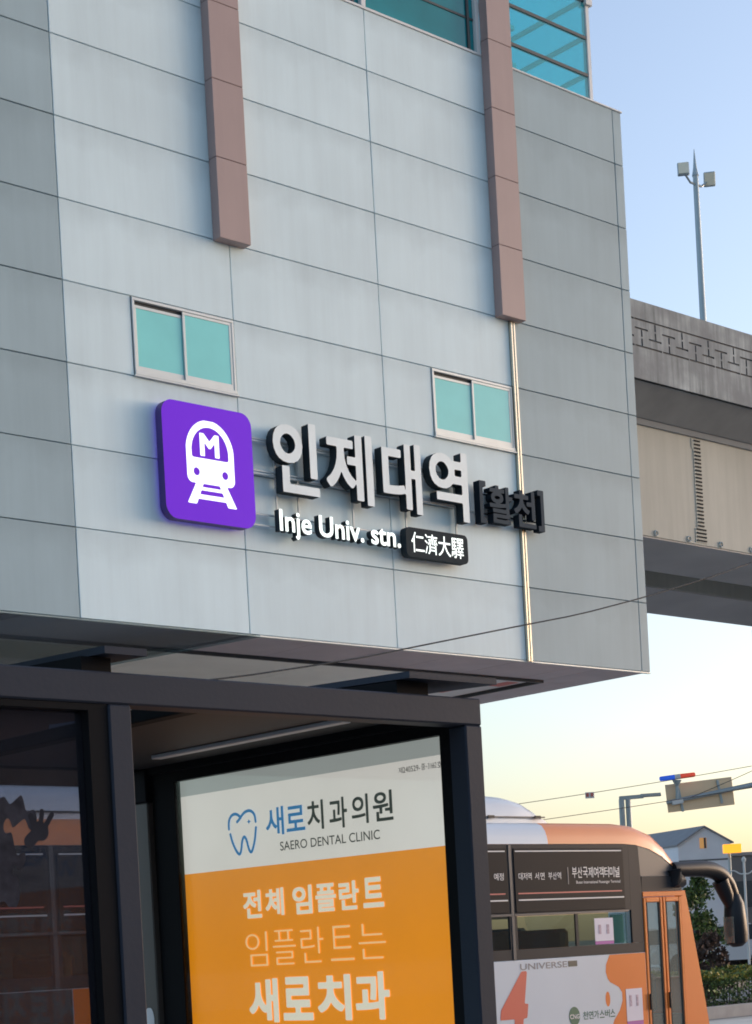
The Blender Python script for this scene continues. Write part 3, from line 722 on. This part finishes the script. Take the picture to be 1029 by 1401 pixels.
for ch, a, b, c, d in [('새', 4.407, 4.266, 1.647, 1.779), ('로', 4.245, 4.107, 1.652, 1.781), ('치', 4.085, 3.937, 1.651, 1.783), ('과', 3.919, 3.774, 1.652, 1.787)]:
    glyph('character', ch, .036, 60, ppl(a, b, c, d), 'ink_w', SHT)
mkp = lambda u, v, d: (PX-.0022, 8-u, v)
line_of('SAERO DENTAL CLINIC', .004, 44, 8-4.219, 8-3.78, 2.155, .026, mkp, 'ink_d', SHT)
line_of('240529-', .004, 40, 8-3.672, 8-3.604, 2.327, .015, mkp, 'ink_d', SHT)
line_of('31662', .004, 40, 8-3.573, 8-3.54, 2.327, .015, mkp, 'ink_d', SHT); glyph('character', '-', .004, 40, ppl(3.581, 3.576, 2.333, 2.335), 'ink_d', SHT)
for ch, a in (('제', 3.69), ('중', 3.600), ('호', 3.537)): glyph('character', ch, .002, 40, ppl(a, a-.017, 2.326, 2.343), 'ink_d', SHT)
def tooth(X, Y):
    q = lambda L: [((x-412)/186, 1-(y-530)/302) for x, y in L]
    r = .034
    d = sline(X, Y, smooth_line(q([(420, 648), (420, 600), (434, 562), (458, 548), (480, 556), (498, 580)])))-r
    d = np.minimum(d, sline(X, Y, smooth_line(q([(474, 606), (490, 590), (505, 566), (530, 542), (562, 540), (586, 570), (590, 620)])))-r)
    d = np.minimum(d, sline(X, Y, smooth_line(q([(427, 686), (440, 752), (466, 820), (482, 832), (492, 800), (500, 735), (514, 708), (528, 735), (538, 800), (550, 828), (562, 812), (580, 745), (590, 662)])))-r)
    a, b = np.abs(X-(548-412)/186)/.095, np.abs(Y-(1-(615-530)/302))/.085
    return np.minimum(d, (np.sqrt(a)+np.sqrt(b)-1)*.05)
flat_mesh('tooth_icon', field(tooth, 90, -.05, 1.05, -.05, 1.05), lambda u, v, d: (PX-.0022, 4.466-u*.142, 2.155+v*.136), 'ink_b', SHT)

# ------------------------------------------------------------------ city bus
BU = thing('city_bus', (11.2, 14.2, 0), 'white and orange city bus with black window band passing behind the shelter', 'bus')
bX0, bY0, bY1 = 5.7, 13.0, 15.5
inner = [(bX0, 2.846), (8.66, 2.846), (14.22, 2.846), (15.4, 2.846), (15.63, 2.832), (15.86, 2.785), (16.08, 2.70), (16.27, 2.58), (16.345, 2.48)]
outer = [(bX0, 3.087), (8.66, 3.087), (14.22, 3.087), (15.4, 3.085), (15.72, 3.06), (16.0, 2.975), (16.2, 2.83), (16.335, 2.66), (16.375, 2.52)]
steps = [(0, 0), (.012, .3), (.035, .58), (.08, .82), (.15, .95), (.28, 1.0)]
ys_ = [(bY0+a, t) for a, t in steps]+[(bY1-a, t) for a, t in steps[::-1]]
mb = MB(); n = len(inner)
vs_ = [(i_[0]+(o_[0]-i_[0])*t, y_, i_[1]+(o_[1]-i_[1])*t) for (y_, t) in ys_ for i_, o_ in zip(inner, outer)]
fs_, ms_ = [], []
for r in range(len(ys_)-1):
    for k in range(n-1):
        fs_.append((r*n+k, r*n+k+1, (r+1)*n+k+1, (r+1)*n+k)); ms_.append(1 if (k == 0 or k >= 2) else 0)
mb.v = vs_; mb.f = fs_; mb.m = ms_
mb.build('roof', ['bus_w', 'bus_roof_o'], BU, smooth=True)
# lower side panels
def front_x(z): return float(np.interp(z, [.35, .85, 1.97, 2.55, 2.7], [16.80, 16.75, 16.52, 16.40, 16.36]))
bx('side_panel', 'bus_w', BU, 5.75, 15.70, bY0, bY0+.05, .38, 1.655, .006)
bx('side_panel', 'bus_w', BU, 5.75, 16.3, bY1-.05, bY1, .38, 1.655, .006)
bx('rear_wall', 'bus_o', BU, 5.70, 5.75, bY0+.01, bY1-.01, .38, 2.84, .01)
bx('floor', 'bus_blk', BU, 5.75, 16.4, bY0+.06, bY1-.06, .40, .95)
bx('skirt', 'bus_trim', BU, 5.75, 15.70, bY0+.02, bY0+.06, .28, .375)
# black window band
bx('window_band', 'bus_blk', BU, 5.75, 15.50, bY0+.004, bY0+.03, 2.125, 2.844)
bx('window_band', 'bus_blk', BU, 5.75, 15.70, bY0+.004, bY0+.03, 1.657, 1.765)
bx('window_band', 'bus_blk', BU, 5.75, 16.2, bY1-.03, bY1-.004, 2.125, 2.844)
bx('window_band', 'bus_blk', BU, 5.75, 16.2, bY1-.03, bY1-.004, 1.657, 1.765)
def sidepoly(name, m, pts, y0, y1): return MB().prism(pts, 'y', y0, y1).build(name, m, BU)
sidepoly('corner_pillar', 'bus_blk', [(15.502, 1.767), (15.70, 1.767), (15.70, 2.33), (15.66, 2.845), (15.502, 2.845)], bY0+.004, bY0+.03)
sidepoly('corner_glass', 'bus_trim', [(15.665, 2.842), (15.64, 2.828), (15.86, 2.781), (16.08, 2.696), (16.26, 2.576), (16.28, 2.52), (15.70, 2.52)][0:1]+[(15.86, 2.783), (16.08, 2.698), (16.265, 2.575), (16.28, 2.49), (15.69, 2.49)], bY0+.006, bY0+.03)
sidepoly('door_header', 'bus_blk', [(15.702, 2.488), (16.33, 2.488), (16.40, 2.32), (15.702, 2.32)], bY0+.004, bY0+.03)
# framed advertising glass above, sliding windows below
for a, b in ((13.685, 15.40), (11.87, 13.585), (10.05, 11.77), (8.24, 9.95), (6.4, 8.14)):
    p = bx('route_panel', 'bus_ad', BU, a, b, bY0-.006, bY0+.002, 2.14, 2.80, .004)
    bx('rule', 'ink_white', p, a+.02, b-.03, bY0-.0085, bY0-.0065, 2.765, 2.777)
    bx('rule', 'linered', p, a+.04, b-.05, bY0-.0085, bY0-.0065, 2.330, 2.343)
    bx('rule', 'ink_white', p, a+.04, b-.02, bY0-.0085, bY0-.0065, 2.262, 2.276)
    bx('rail', 'bus_trim', BU, a-.03, b+.05, bY0-.008, bY0+.003, 2.105, 2.130, .003)
    xm = a+(b-a)*.535
    bx('window_pane', 'bus_glass', BU, a+.01, xm-.02, bY0+.010, bY0+.014, 1.767, 2.10); bx('window_pane', 'bus_glass', BU, xm+.02, b+.02, bY0+.010, bY0+.014, 1.767, 2.10)
    bx('window_bar', 'bus_blk', BU, xm-.02, xm+.02, bY0, bY0+.02, 1.766, 2.104)
    bx('window_pillar', 'bus_blk', BU, a-.10, a+.01, bY0+.002, bY0+.03, 1.766, 2.1045); bx('window_pillar', 'bus_trim', BU, a-.075, a-.03, bY0-.004, bY0+.003, 1.66, 2.842, .003)
    bx('window_pane', 'bus_glass', BU, a, b, bY1-.02, bY1-.016, 1.767, 2.12)
    for sx in (a+.15, a+.95):
        bx('seat', 'seat', BU, sx, sx+.5, 13.25, 14.05, 1.2, 1.32, .03); bx('seat_back', 'seat', BU, sx, sx+.12, 13.25, 14.05, 1.32, 1.90, .04); bx('seat_cover', 'seat_o', BU, sx-.006, sx+.126, 13.24, 14.06, 1.72, 1.96, .04)
bx('notice', 'paper', BU, 14.89, 15.19, bY0+.006, bY0+.009, 1.805, 2.05); bx('notice_foot', 'magenta', BU, 14.89, 15.19, bY0+.006, bY0+.009, 1.77, 1.803)
for q in range(2): bx('notice_text', 'notice_ink', BU, 14.95+q*.13, 14.99+q*.13, bY0+.003, bY0+.0055, 1.88, 1.98)
bx('curtain', 'tealcurtain', BU, 15.20, 15.39, bY0+.03, bY0+.05, 1.775, 2.08)
bx('notice', 'paper', BU, 15.33, 15.60, bY0-.0038, bY0-.0018, .92, 1.27); bx('notice_foot', 'magenta', BU, 15.33, 15.60, bY0-.0038, bY0-.0018, .86, .918)
for q in range(2): bx('notice_text', 'notice_ink', BU, 15.385+q*.11, 15.42+q*.11, bY0-.0062, bY0-.0042, 1.08, 1.20)
# orange field with its wavy edge, hole and spot
def blob(X, Z):
    edge = np.interp(Z, [.35, .8, .95, 1.05, 1.15, 1.24, 1.30, 1.33, 1.36, 1.40, 1.47, 1.55, 1.62, 1.66], [15.02, 15.04, 15.12, 15.22, 15.27, 15.27, 15.22, 15.15, 15.08, 15.045, 15.02, 15.03, 15.075, 15.10])
    return np.maximum(np.maximum(edge-X, X-15.69), np.maximum(.385-Z, Z-1.652))
xs_ = np.linspace(14.9, 15.75, 90); zs_ = np.linspace(.36, 1.68, 120); Xg, Zg = np.meshgrid(xs_, zs_)
flat_mesh('orange_field', march(blob(Xg, Zg), xs_, zs_), lambda u, v, d: (u, bY0-.0012, v), 'bus_o', BU, norm=False)
flat_mesh('orange_spot', field(lambda X, Y: np.hypot(X-.5, Y-.5)-.48, 40), lambda u, v, d: (14.995+u*.075, bY0-.0012, 1.10+v*.16), 'bus_o', BU)
bx('orange_field', 'bus_o', BU, 8.33, 8.62, bY0-.003, bY0-.001, .40, 1.652)
bx('engine_grille', 'bus_blk', BU, 5.80, 8.32, bY0-.004, bY0-.001, .45, 1.652)
# lettering on the side
by = bY0-.0022; mkb = lambda u, v, d: (u, by, v)
line_of('UNIVERSE', .012, 40, 13.70, 14.41, 1.553, .062, mkb, 'ink_grey', BU)
bx('badge', 'ink_d', BU, 14.43, 14.57, by-.001, by+.001, 1.555, 1.615)
glyph('route_digit', '4', .04, 46, lambda u, v, d: (13.33+u*.40+v*.12, by, .86+v*.68), 'red', BU)
flat_mesh('gas_badge', field(lambda X, Y: np.hypot((X-.5), (Y-.5))-.48, 40), lambda u, v, d: (14.40+u*.17, by, .93+v*.20), 'green', BU)
line_of('CNG', .02, 40, 14.415, 14.56, 1.005, .045, lambda u, v, d: (u, by-.002, v), 'ink_white', BU)
for i, ch in enumerate('천연가스버스'): glyph('character', ch, .012, 36, lambda u, v, d, i=i: (14.62+i*.088+u*.078, by, .985+v*.085), 'green', BU)
bt = bY0-.0085; 
def bl(t, x0, wd, z0, h, off=.006):
    for i, ch in enumerate(t): glyph('character', ch, off, 32, lambda u, v, d, i=i: (x0+i*wd+u*wd*.88, bt, z0+v*h), 'ink_white', BU)
bl('대저역', 13.74, .068, 2.475, .075); bl('서', 13.985, .07, 2.475, .075); bl('면', 14.07, .07, 2.475, .075); bl('부산역', 14.19, .068, 2.475, .075)
bl('부산국제여객터미널', 14.56, .086, 2.485, .115, .010)
line_of('Busan International Passenger Terminal', .004, 26, 14.62, 15.33, 2.425, .030, lambda u, v, d: (u, bt, v), 'ink_white', BU)
bx('divider', 'ink_grey', BU, 14.49, 14.50, bt-.001, bt+.001, 2.42, 2.60)
bl('예정', 13.38, .075, 2.475, .075)
# folding door
dz0, dz1 = .42, 2.318
door = bx('door_header_bar', 'bus_o', BU, 15.702, 16.40, bY0-.004, bY0+.03, 2.262, dz1, .006)
def leaf(xa, xb):
    mb = MB(); f = .045
    mb.box(xa, xa+f, bY0-.006, bY0+.03, dz0, 2.258, 0, .008); mb.box(xb-f, xb, bY0-.006, bY0+.03, dz0, 2.258, 0, .008)
    mb.box(xa+f, xb-f, bY0-.006, bY0+.03, dz0, dz0+.08, 0, .008); mb.box(xa+f, xb-f, bY0-.006, bY0+.03, 2.20, 2.258, 0, .008)
    d = mb.build('door', 'bus_o', BU)
    g_ = MB(); g_.box(xa+f-.002, xa+f+.02, bY0-.002, bY0+.02, dz0+.08, 2.2); g_.box(xb-f-.02, xb-f+.002, bY0-.002, bY0+.02, dz0+.08, 2.2); g_.build('gasket', 'rubber', d)
    bx('door_pane', 'door_glass', d, xa+f+.02, xb-f-.02, bY0+.008, bY0+.013, dz0+.08, 2.2)
    bx('handle', 'mirror_blk', d, xa+.01, xa+.035, bY0-.03, bY0-.008, 1.02, 1.20, .006)
leaf(15.705, 16.03); leaf(16.04, 16.36)
# front corner and face
fp = [(.35, 16.80), (.85, 16.75), (1.4, 16.645), (1.97, 16.525), (2.32, 16.445), (2.50, 16.39)]
sidepoly('front_corner', 'bus_o', [(16.365, .40)]+[(x_, z_) for z_, x_ in fp[:5]]+[(16.365, 2.319)], bY0+.002, bY0+.09)
mb = MB(); mb.prism([(16.70, .36), (16.80, .36), (16.755, .85), (16.66, 1.35), (16.56, 1.35)], 'y', bY0+.095, bY1); mb.build('front_face', 'bus_o', BU)
mb = MB(); mb.prism([(16.62, 1.36), (16.64, 1.36), (16.52, 1.97), (16.37, 2.52), (16.35, 2.52), (16.50, 1.97)], 'y', bY0+.095, bY1); mb.build('windscreen', 'windscreen', BU)
bx('dashboard', 'bus_blk', BU, 16.1, 16.5, bY0+.5, bY1-.1, .96, 1.4, .04); bx('driver_seat', 'seat', BU, 15.3, 15.5, 14.5, 15.1, .96, 2.0, .06)
MB().tube([(15.68, bY0+.15, .96), (15.68, bY0+.15, 2.8)], .018, 8).build('grab_pole', 'seat_o', BU)
# roof pod (gas cylinder cover)
mb = MB(); prof = [(6.2, 3.05), (6.3, 3.25), (6.7, 3.38), (13.7, 3.38), (13.95, 3.365), (14.12, 3.325), (14.30, 3.235), (14.45, 3.14), (14.52, 3.05)]
rows = [(13.22, .0, 3.09), (13.235, .6, 3.09), (13.29, .86, 3.09), (13.42, 1.0, 3.09), (15.08, 1.0, 3.09), (15.21, .86, 3.09), (15.27, 0, 3.09)]
n = len(prof); mb.v = [(x_, y_, 3.05+(z_-3.05)*(.12+.88*t)) for y_, t, _ in rows for x_, z_ in prof]
mb.f = [(r*n+k, r*n+k+1, (r+1)*n+k+1, (r+1)*n+k) for r in range(len(rows)-1) for k in range(n-1)]; mb.m = [0]*len(mb.f)
mb.f.append(tuple(range(n))); mb.m.append(0)
mb.build('roof_pod', 'bus_w', BU, smooth=True)
bx('pod_rail', 'bus_trim', BU, 6.3, 14.42, 13.205, 13.218, 3.135, 3.150)
for xx in (9.0, 10.2, 11.4, 12.6, 13.55, 14.25): bx('pod_latch', 'mirror_blk', BU, xx, xx+.09, 13.19, 13.204, 3.128, 3.158)
# wheels
for wx in (8.3, 14.6):
    for wy in (13.02, 15.2):
        wl = MB().tube([(wx, wy, .5), (wx, wy+.28, .5)], .5, 24).build('wheel', 'rubber', BU, smooth=True)
        MB().tube([(wx, wy-.01, .5), (wx, wy+.02, .5)], .28, 20).build('rim', 'galv', wl)
# big hanging mirror
mp = smooth_line([(16.25, 2.56), (16.5, 2.56), (16.80, 2.565), (17.06, 2.53), (17.25, 2.40), (17.33, 2.24)], 2)
mir = MB().tube([(a, 13.02, b) for a, b in mp], [.078+.018*math.sin(min(1, i/len(mp))*3.1) for i in range(len(mp))], 14).build('mirror_arm', 'mirror_blk', BU, smooth=True)
MB().tube([(16.25, 13.02, 2.56), (16.27, 13.02, 2.44), (16.40, 13.06, 2.44), (16.45, 13.05, 2.56)], .11, 10).build('mirror_base', 'mirror_blk', mir, smooth=True)
mb = MB(); hz = [(2.26, .07, 17.33), (2.15, .115, 17.33), (1.95, .13, 17.335), (1.80, .135, 17.34), (1.70, .12, 17.35), (1.655, .06, 17.355)]
mb.tube([(x_, 13.0, z_) for z_, r_, x_ in hz], [r_ for z_, r_, x_ in hz], 14); mb.build('mirror_housing', 'mirror_blk', mir, smooth=True)
MB().tube([(17.12, 13.02, 2.42), (17.2, 13.0, 2.24), (17.24, 13.0, 2.12)], [.10, .085, .05], 10).build('mirror_joint', 'mirror_blk', mir, smooth=True)
bx('mirror_glass', 'door_glass', mir, 17.20, 17.215, 12.93, 13.07, 1.70, 2.0)

# ------------------------------------------------------------------ street behind the bus
def dp(p, d0, d1): return tuple(v*d1/d0 if i < 2 else 1.85+(v-1.85)*d1/d0 for i, v in enumerate(p[:3]))
MA = thing('traffic_mast_arm', (44, 21, 0), 'horizontal steel mast arm reaching in from the right above the street', 'mast arm')
a0, a1 = Vector(dp((28.44, 22.82, 4.40), 36, 46)), Vector(dp((29.7, 21.69, 4.66), 36, 46)); a2 = a0+(a1-a0)*4.2
MB().tube([a0, a1, a2], [.05, .065, .09], 10).build('arm', 'galv', MA, smooth=True)
MB().tube([(a2.x, a2.y, 0), (a2.x, a2.y, a2.z+.4)], .14, 14).build('post', 'galv', MA, smooth=True)
ad = (a1-a0).normalized(); nrm = Vector((ad.y, -ad.x, 0)).normalized()
SB = thing('road_sign_back', tuple(a0), 'tan back of a rectangular road sign fixed on the mast arm', 'sign')
def obox(name, m, parent, c, ax, half, bev=0.01, **kw):
    """box with its long side along ax (horizontal-ish), upright"""
    mb = MB(); mb.box(-half[0], half[0], -half[1], half[1], -half[2], half[2], 0, bev)
    u = Vector(ax).normalized(); nn = Vector((-u.y, u.x, 0)).normalized(); ww = u.cross(nn)
    mb.v = [tuple(Vector(c)+u*p[0]+nn*p[1]+ww*p[2]) for p in mb.v]; return mb.build(name, m, parent, **kw)
sc = a0+(a1-a0)*.40
adl = Vector((ad.x, ad.y, ad.z*.45)).normalized()
obox('panel', 'sgn_back', SB, sc+nrm*-.14+Vector((0, 0, .03)), adl, (.84, .02, .35), .006)
for t in (-.5, .5): obox('rib', 'galv', SB, sc+nrm*-.10+ad*t, ad, (.03, .018, .30), .004)
BC = thing('beacon_bar', tuple(a0), 'red and blue police beacon bar on a short stem above the mast arm', 'beacon')
b0 = Vector(dp((28.60, 22.68, 4.42), 36, 46)); b1 = Vector(dp((28.61, 22.67, 4.83), 36, 46))
MB().tube([b0, b0+(b1-b0)*.7, b1], [.04, .04, .12], 8).build('stem', 'galv', BC)
obox('clamp', 'white_metal', BC, b0-Vector((0, 0, .02)), ad, (.14, .07, .06), .01)
bb0, bb1 = Vector(dp((28.36, 22.9, 4.87), 36, 46)), Vector(dp((28.88, 22.43, 4.92), 36, 46)); bm_ = (bb0+bb1)/2; bd = (bb1-bb0)
MB().tube([bb0, bb0+bd*.03, bb0+bd*.42], [.04, .06, .065], 10).build('blue_lens', 'blue', BC, smooth=True)
MB().tube([bb0+bd*.42, bb0+bd*.58], [.066, .066], 10).build('centre', 'white_metal', BC, smooth=True)
MB().tube([bb0+bd*.58, bb0+bd*.97, bb1], [.065, .06, .04], 10).build('red_lens', 'beacon_red', BC, smooth=True)

SL = thing('street_lamp', (37.05, 31.2, 0), 'grey street lamp with a short arm behind the bus roof', 'street lamp')
for dx in (0, .13): MB().tube([(37.06+dx, 31.22-dx*.9, 0), (37.06+dx, 31.22-dx*.9, 5.40)], .075, 10).build('post', 'galv', SL, smooth=True)
obox('arm', 'galv', SL, (37.25, 31.04, 5.44), (37.5-37.0, 30.8-31.26, .02), (.32, .05, .05), .01)
obox('lamp_head', 'galv', SL, (37.62, 30.70, 5.47), (.5, -.46, .01), (.28, .07, .045), .02)

for i, (p, q, sag) in enumerate((((28, 35.4, 4.75), (37.139, 27.1, 5.822), .12), ((28, 35.4, 4.25), (38.5, 25.9, 5.50), .10), ((36.2, 28.3, 5.15), (38.2, 26.1, 6.3), .03))):
    p, q = Vector(p), Vector(q); pts = [p+(q-p)*t+Vector((0, 0, -sag*4*t*(1-t))) for t in np.linspace(0, 1, 14)]
    MB().tube(pts, .008, 5).build('power_line', 'twig', label=['upper thin power line over the bus roof', 'lower thin power line over the bus roof', 'short slanting wire at the right edge above the mast arm'][i], cat='wire', group='wires over the street')
mk = thing('wire_marker', (34.17, 29.78, 5.2), 'small red and white marker hanging on the upper power line', 'marker')
obox('plate', 'ink_white', mk, (34.17, 29.78, 5.32), (.74, -.67, 0), (.11, .01, .075), .003)
for t in (-.055, .055): obox('red_mark', 'linered', mk, (34.17+t*.74-.010, 29.78-t*.67-.010, 5.33), (.74, -.67, 0), (.032, .006, .045), .002)

# gabled house
HO = thing('gabled_house', (56.5, 44, 0), 'pale house with a grey gable roof behind the bus front', 'house')
hc = Vector((56.3, 43.48, 0)); hu = Vector((57.02-55.49, 42.84-44.21, 0)).normalized(); hn = Vector((-hu.y, hu.x, 0)); 
if hn.dot(fw) < 0: hn = -hn
hn = (hn*.94-hu*.34).normalized()       # turned so that its left roof slope shows
def hp(a, b, z): return tuple(hc+hu*a+hn*b+Vector((0, 0, z)))
hw = 1.0; D = 6
mb = MB(); mb.add([hp(-hw, 0, 0), hp(hw, 0, 0), hp(hw, 0, 5.2), hp(0, 0, 5.80), hp(-hw, 0, 5.2), hp(-hw, D, 0), hp(hw, D, 0), hp(hw, D, 5.2), hp(0, D, 5.80), hp(-hw, D, 5.2)],
    [(0, 1, 2, 3, 4), (5, 9, 8, 7, 6), (0, 4, 9, 5), (1, 6, 7, 2)]); mb.build('wall', 'housewall', HO)
for s in (-1, 1):
    mb = MB(); e = .08
    mb.add([hp(0, -.1, 5.86), hp(s*(hw+e), -.1, 5.19), hp(s*(hw+e), D, 5.19), hp(0, D, 5.86), hp(0, -.1, 5.80), hp(s*(hw+e), -.1, 5.13), hp(s*(hw+e), D, 5.13), hp(0, D, 5.80)],
           [(0, 1, 2, 3), (4, 7, 6, 5), (0, 4, 5, 1), (2, 6, 7, 3), (1, 5, 6, 2)]); mb.build('roof', 'houseroof', HO)
wq = MB(); wq.add([hp(-.18, -.02, 5.0), hp(.08, -.02, 5.0), hp(.08, -.02, 5.40), hp(-.18, -.02, 5.40)], [(0, 1, 2, 3)]); wd = wq.build('window', 'litwin', HO)
wq = MB(); wq.add([hp(-.02, -.03, 5.0), hp(.06, -.03, 5.0), hp(.06, -.03, 5.40), hp(-.02, -.03, 5.40)], [(0, 1, 2, 3)]); wq.build('mullion', 'farglass', wd)
wq = MB(); wq.add([hp(-1.0, -.015, 4.52), hp(1.0, -.015, 4.52), hp(1.0, -.015, 4.58), hp(-1.0, -.015, 4.58)], [(0, 1, 2, 3)]); wq.build('cornice', 'farwall', HO)

# brownish shop block further right and its lit orange sign
FB = thing('shop_block', (66, 44, 0), 'grey-brown low shop block at the right edge behind the street', 'building')
obox('wall', 'farwall', FB, (67.6, 46.4, 2.45), tuple(hu), (5.6, 3.0, 2.45), .02)
bk = Vector((67.6, 46.4, 0)); nn2 = Vector((-hu.y, hu.x, 0)); nn2 = nn2 if nn2.dot(fw) < 0 else -nn2
for r_ in range(2):
    for c_ in range(9): 
        wn = obox('window', 'farglass', FB, bk+nn2*3.02+hu*(-4.9+c_*1.2)+Vector((0, 0, 1.4+r_*1.9)), tuple(hu), (.38, .02, .55), .004)
obox('parapet', 'houseroof', FB, (67.6, 46.4, 4.98), tuple(hu), (5.7, 3.1, .07), .01)
OS = thing('orange_lit_sign', (50.6, 37.8, 0), 'small glowing orange sign box on a post beside the gabled house', 'sign')
obox('box', 'orange_sign', OS, (50.55, 37.88, 4.58), tuple(hu), (.30, .10, .15), .01)
MB().tube([(50.6, 38.05, 0), (50.6, 38.05, 4.45)], .05, 8).build('post', 'galv', OS)
WP = thing('park_light', (42.64, 31.57, 0), 'thin white park lamp post with curled arms at the right edge', 'lamp')
MB().tube([(42.64, 31.57, 0), (42.64, 31.57, 3.75)], .035, 8).build('post', 'white_metal', WP)
u_ = (hu*1.0)
for s in (-1, 1):
    c_ = Vector((42.64, 31.57, 3.42)); pts = spl([c_, c_+u_*s*.12+Vector((0, 0, -.02)), c_+u_*s*.28+Vector((0, 0, .10)), c_+u_*s*.40+Vector((0, 0, .08))], 2)
    MB().tube(pts, .022, 6).build('arm', 'white_metal', WP)
MB().tube([(42.64, 31.57, 3.75), (42.64, 31.57, 3.82), (42.64, 31.57, 3.9)], [.05, .07, .02], 8).build('finial', 'white_metal', WP)

# foliage
def leaves(name, mats, parent, pts, size, seed, **kw):
    r = random.Random(seed); mb = MB()
    for p in pts:
        a = Vector((r.gauss(0, 1), r.gauss(0, 1), r.gauss(0, 1))).normalized(); b = a.cross(Vector((r.gauss(0, 1), r.gauss(0, 1), r.gauss(0, 1)))).normalized()
        s = size*r.uniform(.6, 1.4); P = Vector(p)
        mb.add([P-a*s, P+b*s*.5, P+a*s, P-b*s*.5], [(0, 1, 2, 3)], r.choices(range(len(mats)), weights=[.5, .35, .15][:len(mats)])[0])
    return mb.build(name, mats, parent, **kw)
def tree(name, base, h, wid, label, seed, mats, kind='cone', n=2600, group=None):
    r = random.Random(seed); T = thing(name, base, label, 'tree', group); bx_, by_, bz_ = base
    MB().tube([(bx_, by_, bz_), (bx_+r.uniform(-.1, .1), by_, bz_+h*.5), (bx_+r.uniform(-.1, .1), by_+.05, bz_+h*.93)], [h*.035, h*.022, h*.006], 9).build('trunk', 'bark', T)
    clumps = []
    for i in range(26):
        t = r.uniform(.22, .97); rad = wid*(1.05-t)*1.1 if kind == 'cone' else wid*math.sin(math.pi*min(1, (t-.15)/.85))*.9
        a = r.uniform(0, 6.28); clumps.append((bx_+math.cos(a)*rad*r.uniform(.3, .9), by_+math.sin(a)*rad*r.uniform(.3, .9), bz_+h*t, wid*r.uniform(.22, .42)))
    limbs = MB()
    for c_ in clumps[:14]: limbs.tube([(bx_, by_, c_[2]-h*.06), (c_[0], c_[1], c_[2])], [h*.010, h*.004], 5)
    limbs.build('limbs', 'bark', T, kind='stuff')
    pts = []
    for _ in range(n):
        c_ = r.choice(clumps); d = Vector((r.gauss(0, 1), r.gauss(0, 1), r.gauss(0, .7))).normalized()*c_[3]*r.random()**.4; pts.append((c_[0]+d.x, c_[1]+d.y, c_[2]+d.z))
    leaves('crown', mats, T, pts, .055*wid+.03, seed+1)
    return T
tree('evergreen_tree', (38.3, 29.9, 0.0), 3.3, .8, 'dark green evergreen tree behind the bus mirror', 3, ['leaf1', 'leaf2'], 'round', 2600)
tree('bare_shrub_tree', (35.0, 27.0, 0.0), 1.75, .75, 'brown twiggy bush low beside the bus front', 9, ['twig', 'bark'], 'round', 1500)
tree('evergreen_tree', (56.0, 39.5, .5), 3.6, 1.2, 'far green tree in front of the shop block at the right edge', 21, ['leaf1', 'leaf2'], 'round', 1800)
r = random.Random(5)
HG = thing('median_hedge', (34, 25, .2), 'clipped green hedge with golden tips on the kerbed median', 'hedge')
pts = []
for _ in range(15000):
    x_ = r.uniform(29.5, 40.5); y_ = r.uniform(24.22, 25.6); top = .93+.07*math.sin(x_*2.1)+.06*math.sin(x_*5.3+y_*3)
    if r.random() < .65: z_ = r.uniform(.22, top) if r.random() < .5 else top-abs(r.gauss(0, .07)); y_ = 24.2+abs(r.gauss(0, .08)) if r.random() < .5 else y_
    else: z_ = top-abs(r.gauss(0, .05))
    pts.append((x_, y_, z_))
low = [p for p in pts if p[2] < .80]; hi = [p for p in pts if p[2] >= .80]
leaves('foliage', ['leaf1', 'leaf2'], HG, low, .045, 4); leaves('golden_tips', ['leaf2', 'leaf3', 'leaf1'], HG, hi, .045, 6)
mb = MB()
for _ in range(70):
    x_ = r.uniform(29.6, 40.4); y_ = r.uniform(24.4, 25.4); mb.tube([(x_, y_, .2), (x_+r.uniform(-.1, .1), y_, .8)], .012, 5)
mb.build('stems', 'bark', HG, kind='stuff')

# parked cars (low, beyond the median)
def car(x, y, rz, m, label):
    T = thing('parked_car', (x, y, .55), label, 'car', 'cars parked across the street'); Mx = Matrix.Translation((x, y, .55)) @ Matrix.Rotation(rz, 4, 'Z')
    def put(mb, name, mm, par=T): mb.v = [tuple(Mx @ Vector(p)) for p in mb.v]; return mb.build(name, mm, par, smooth=True)
    prof = [(-2.1, .32), (-2.15, .62), (-2.0, .82), (-1.25, .92), (2.0, .98), (2.12, .8), (2.12, .34)]
    put(MB().prism(prof, 'y', -.85, .85), 'body', m)
    cab = [(-1.2, .93), (-.55, 1.40), (1.1, 1.45), (1.85, .98)]
    put(MB().prism(cab, 'y', -.72, .72), 'cabin', 'farglass')
    put(MB().prism([(-.55, 1.40), (-.5, 1.45), (1.05, 1.49), (1.12, 1.44)], 'y', -.70, .70), 'roof', m)
    for px in (-1.3, 1.3):
        for py in (-.88, .68): put(MB().tube([(px, py, .32), (px, py+.2, .32)], .32, 16), 'wheel', 'rubber')
    for py in (-.6, .6): put(MB().box(2.115, 2.14, py-.18, py+.18, .62, .78, 0, .01), 'tail_light', 'beacon_red'); put(MB().box(-2.16, -2.12, py-.18, py+.18, .58, .72, 0, .01), 'headlight', 'white_metal')
car(48.0, 36.9, R(-40), 'car_w', 'white parked car just below the bus mirror')
car(50.4, 38.9, R(-40), 'car_r', 'red parked car between the white one and the shop block')
car(51.9, 38.0, R(-35), 'car_r', 'red parked car at the right edge of the photo')
car(47.2, 38.6, R(-40), 'car_w', 'white parked car partly hidden by the evergreen tree')
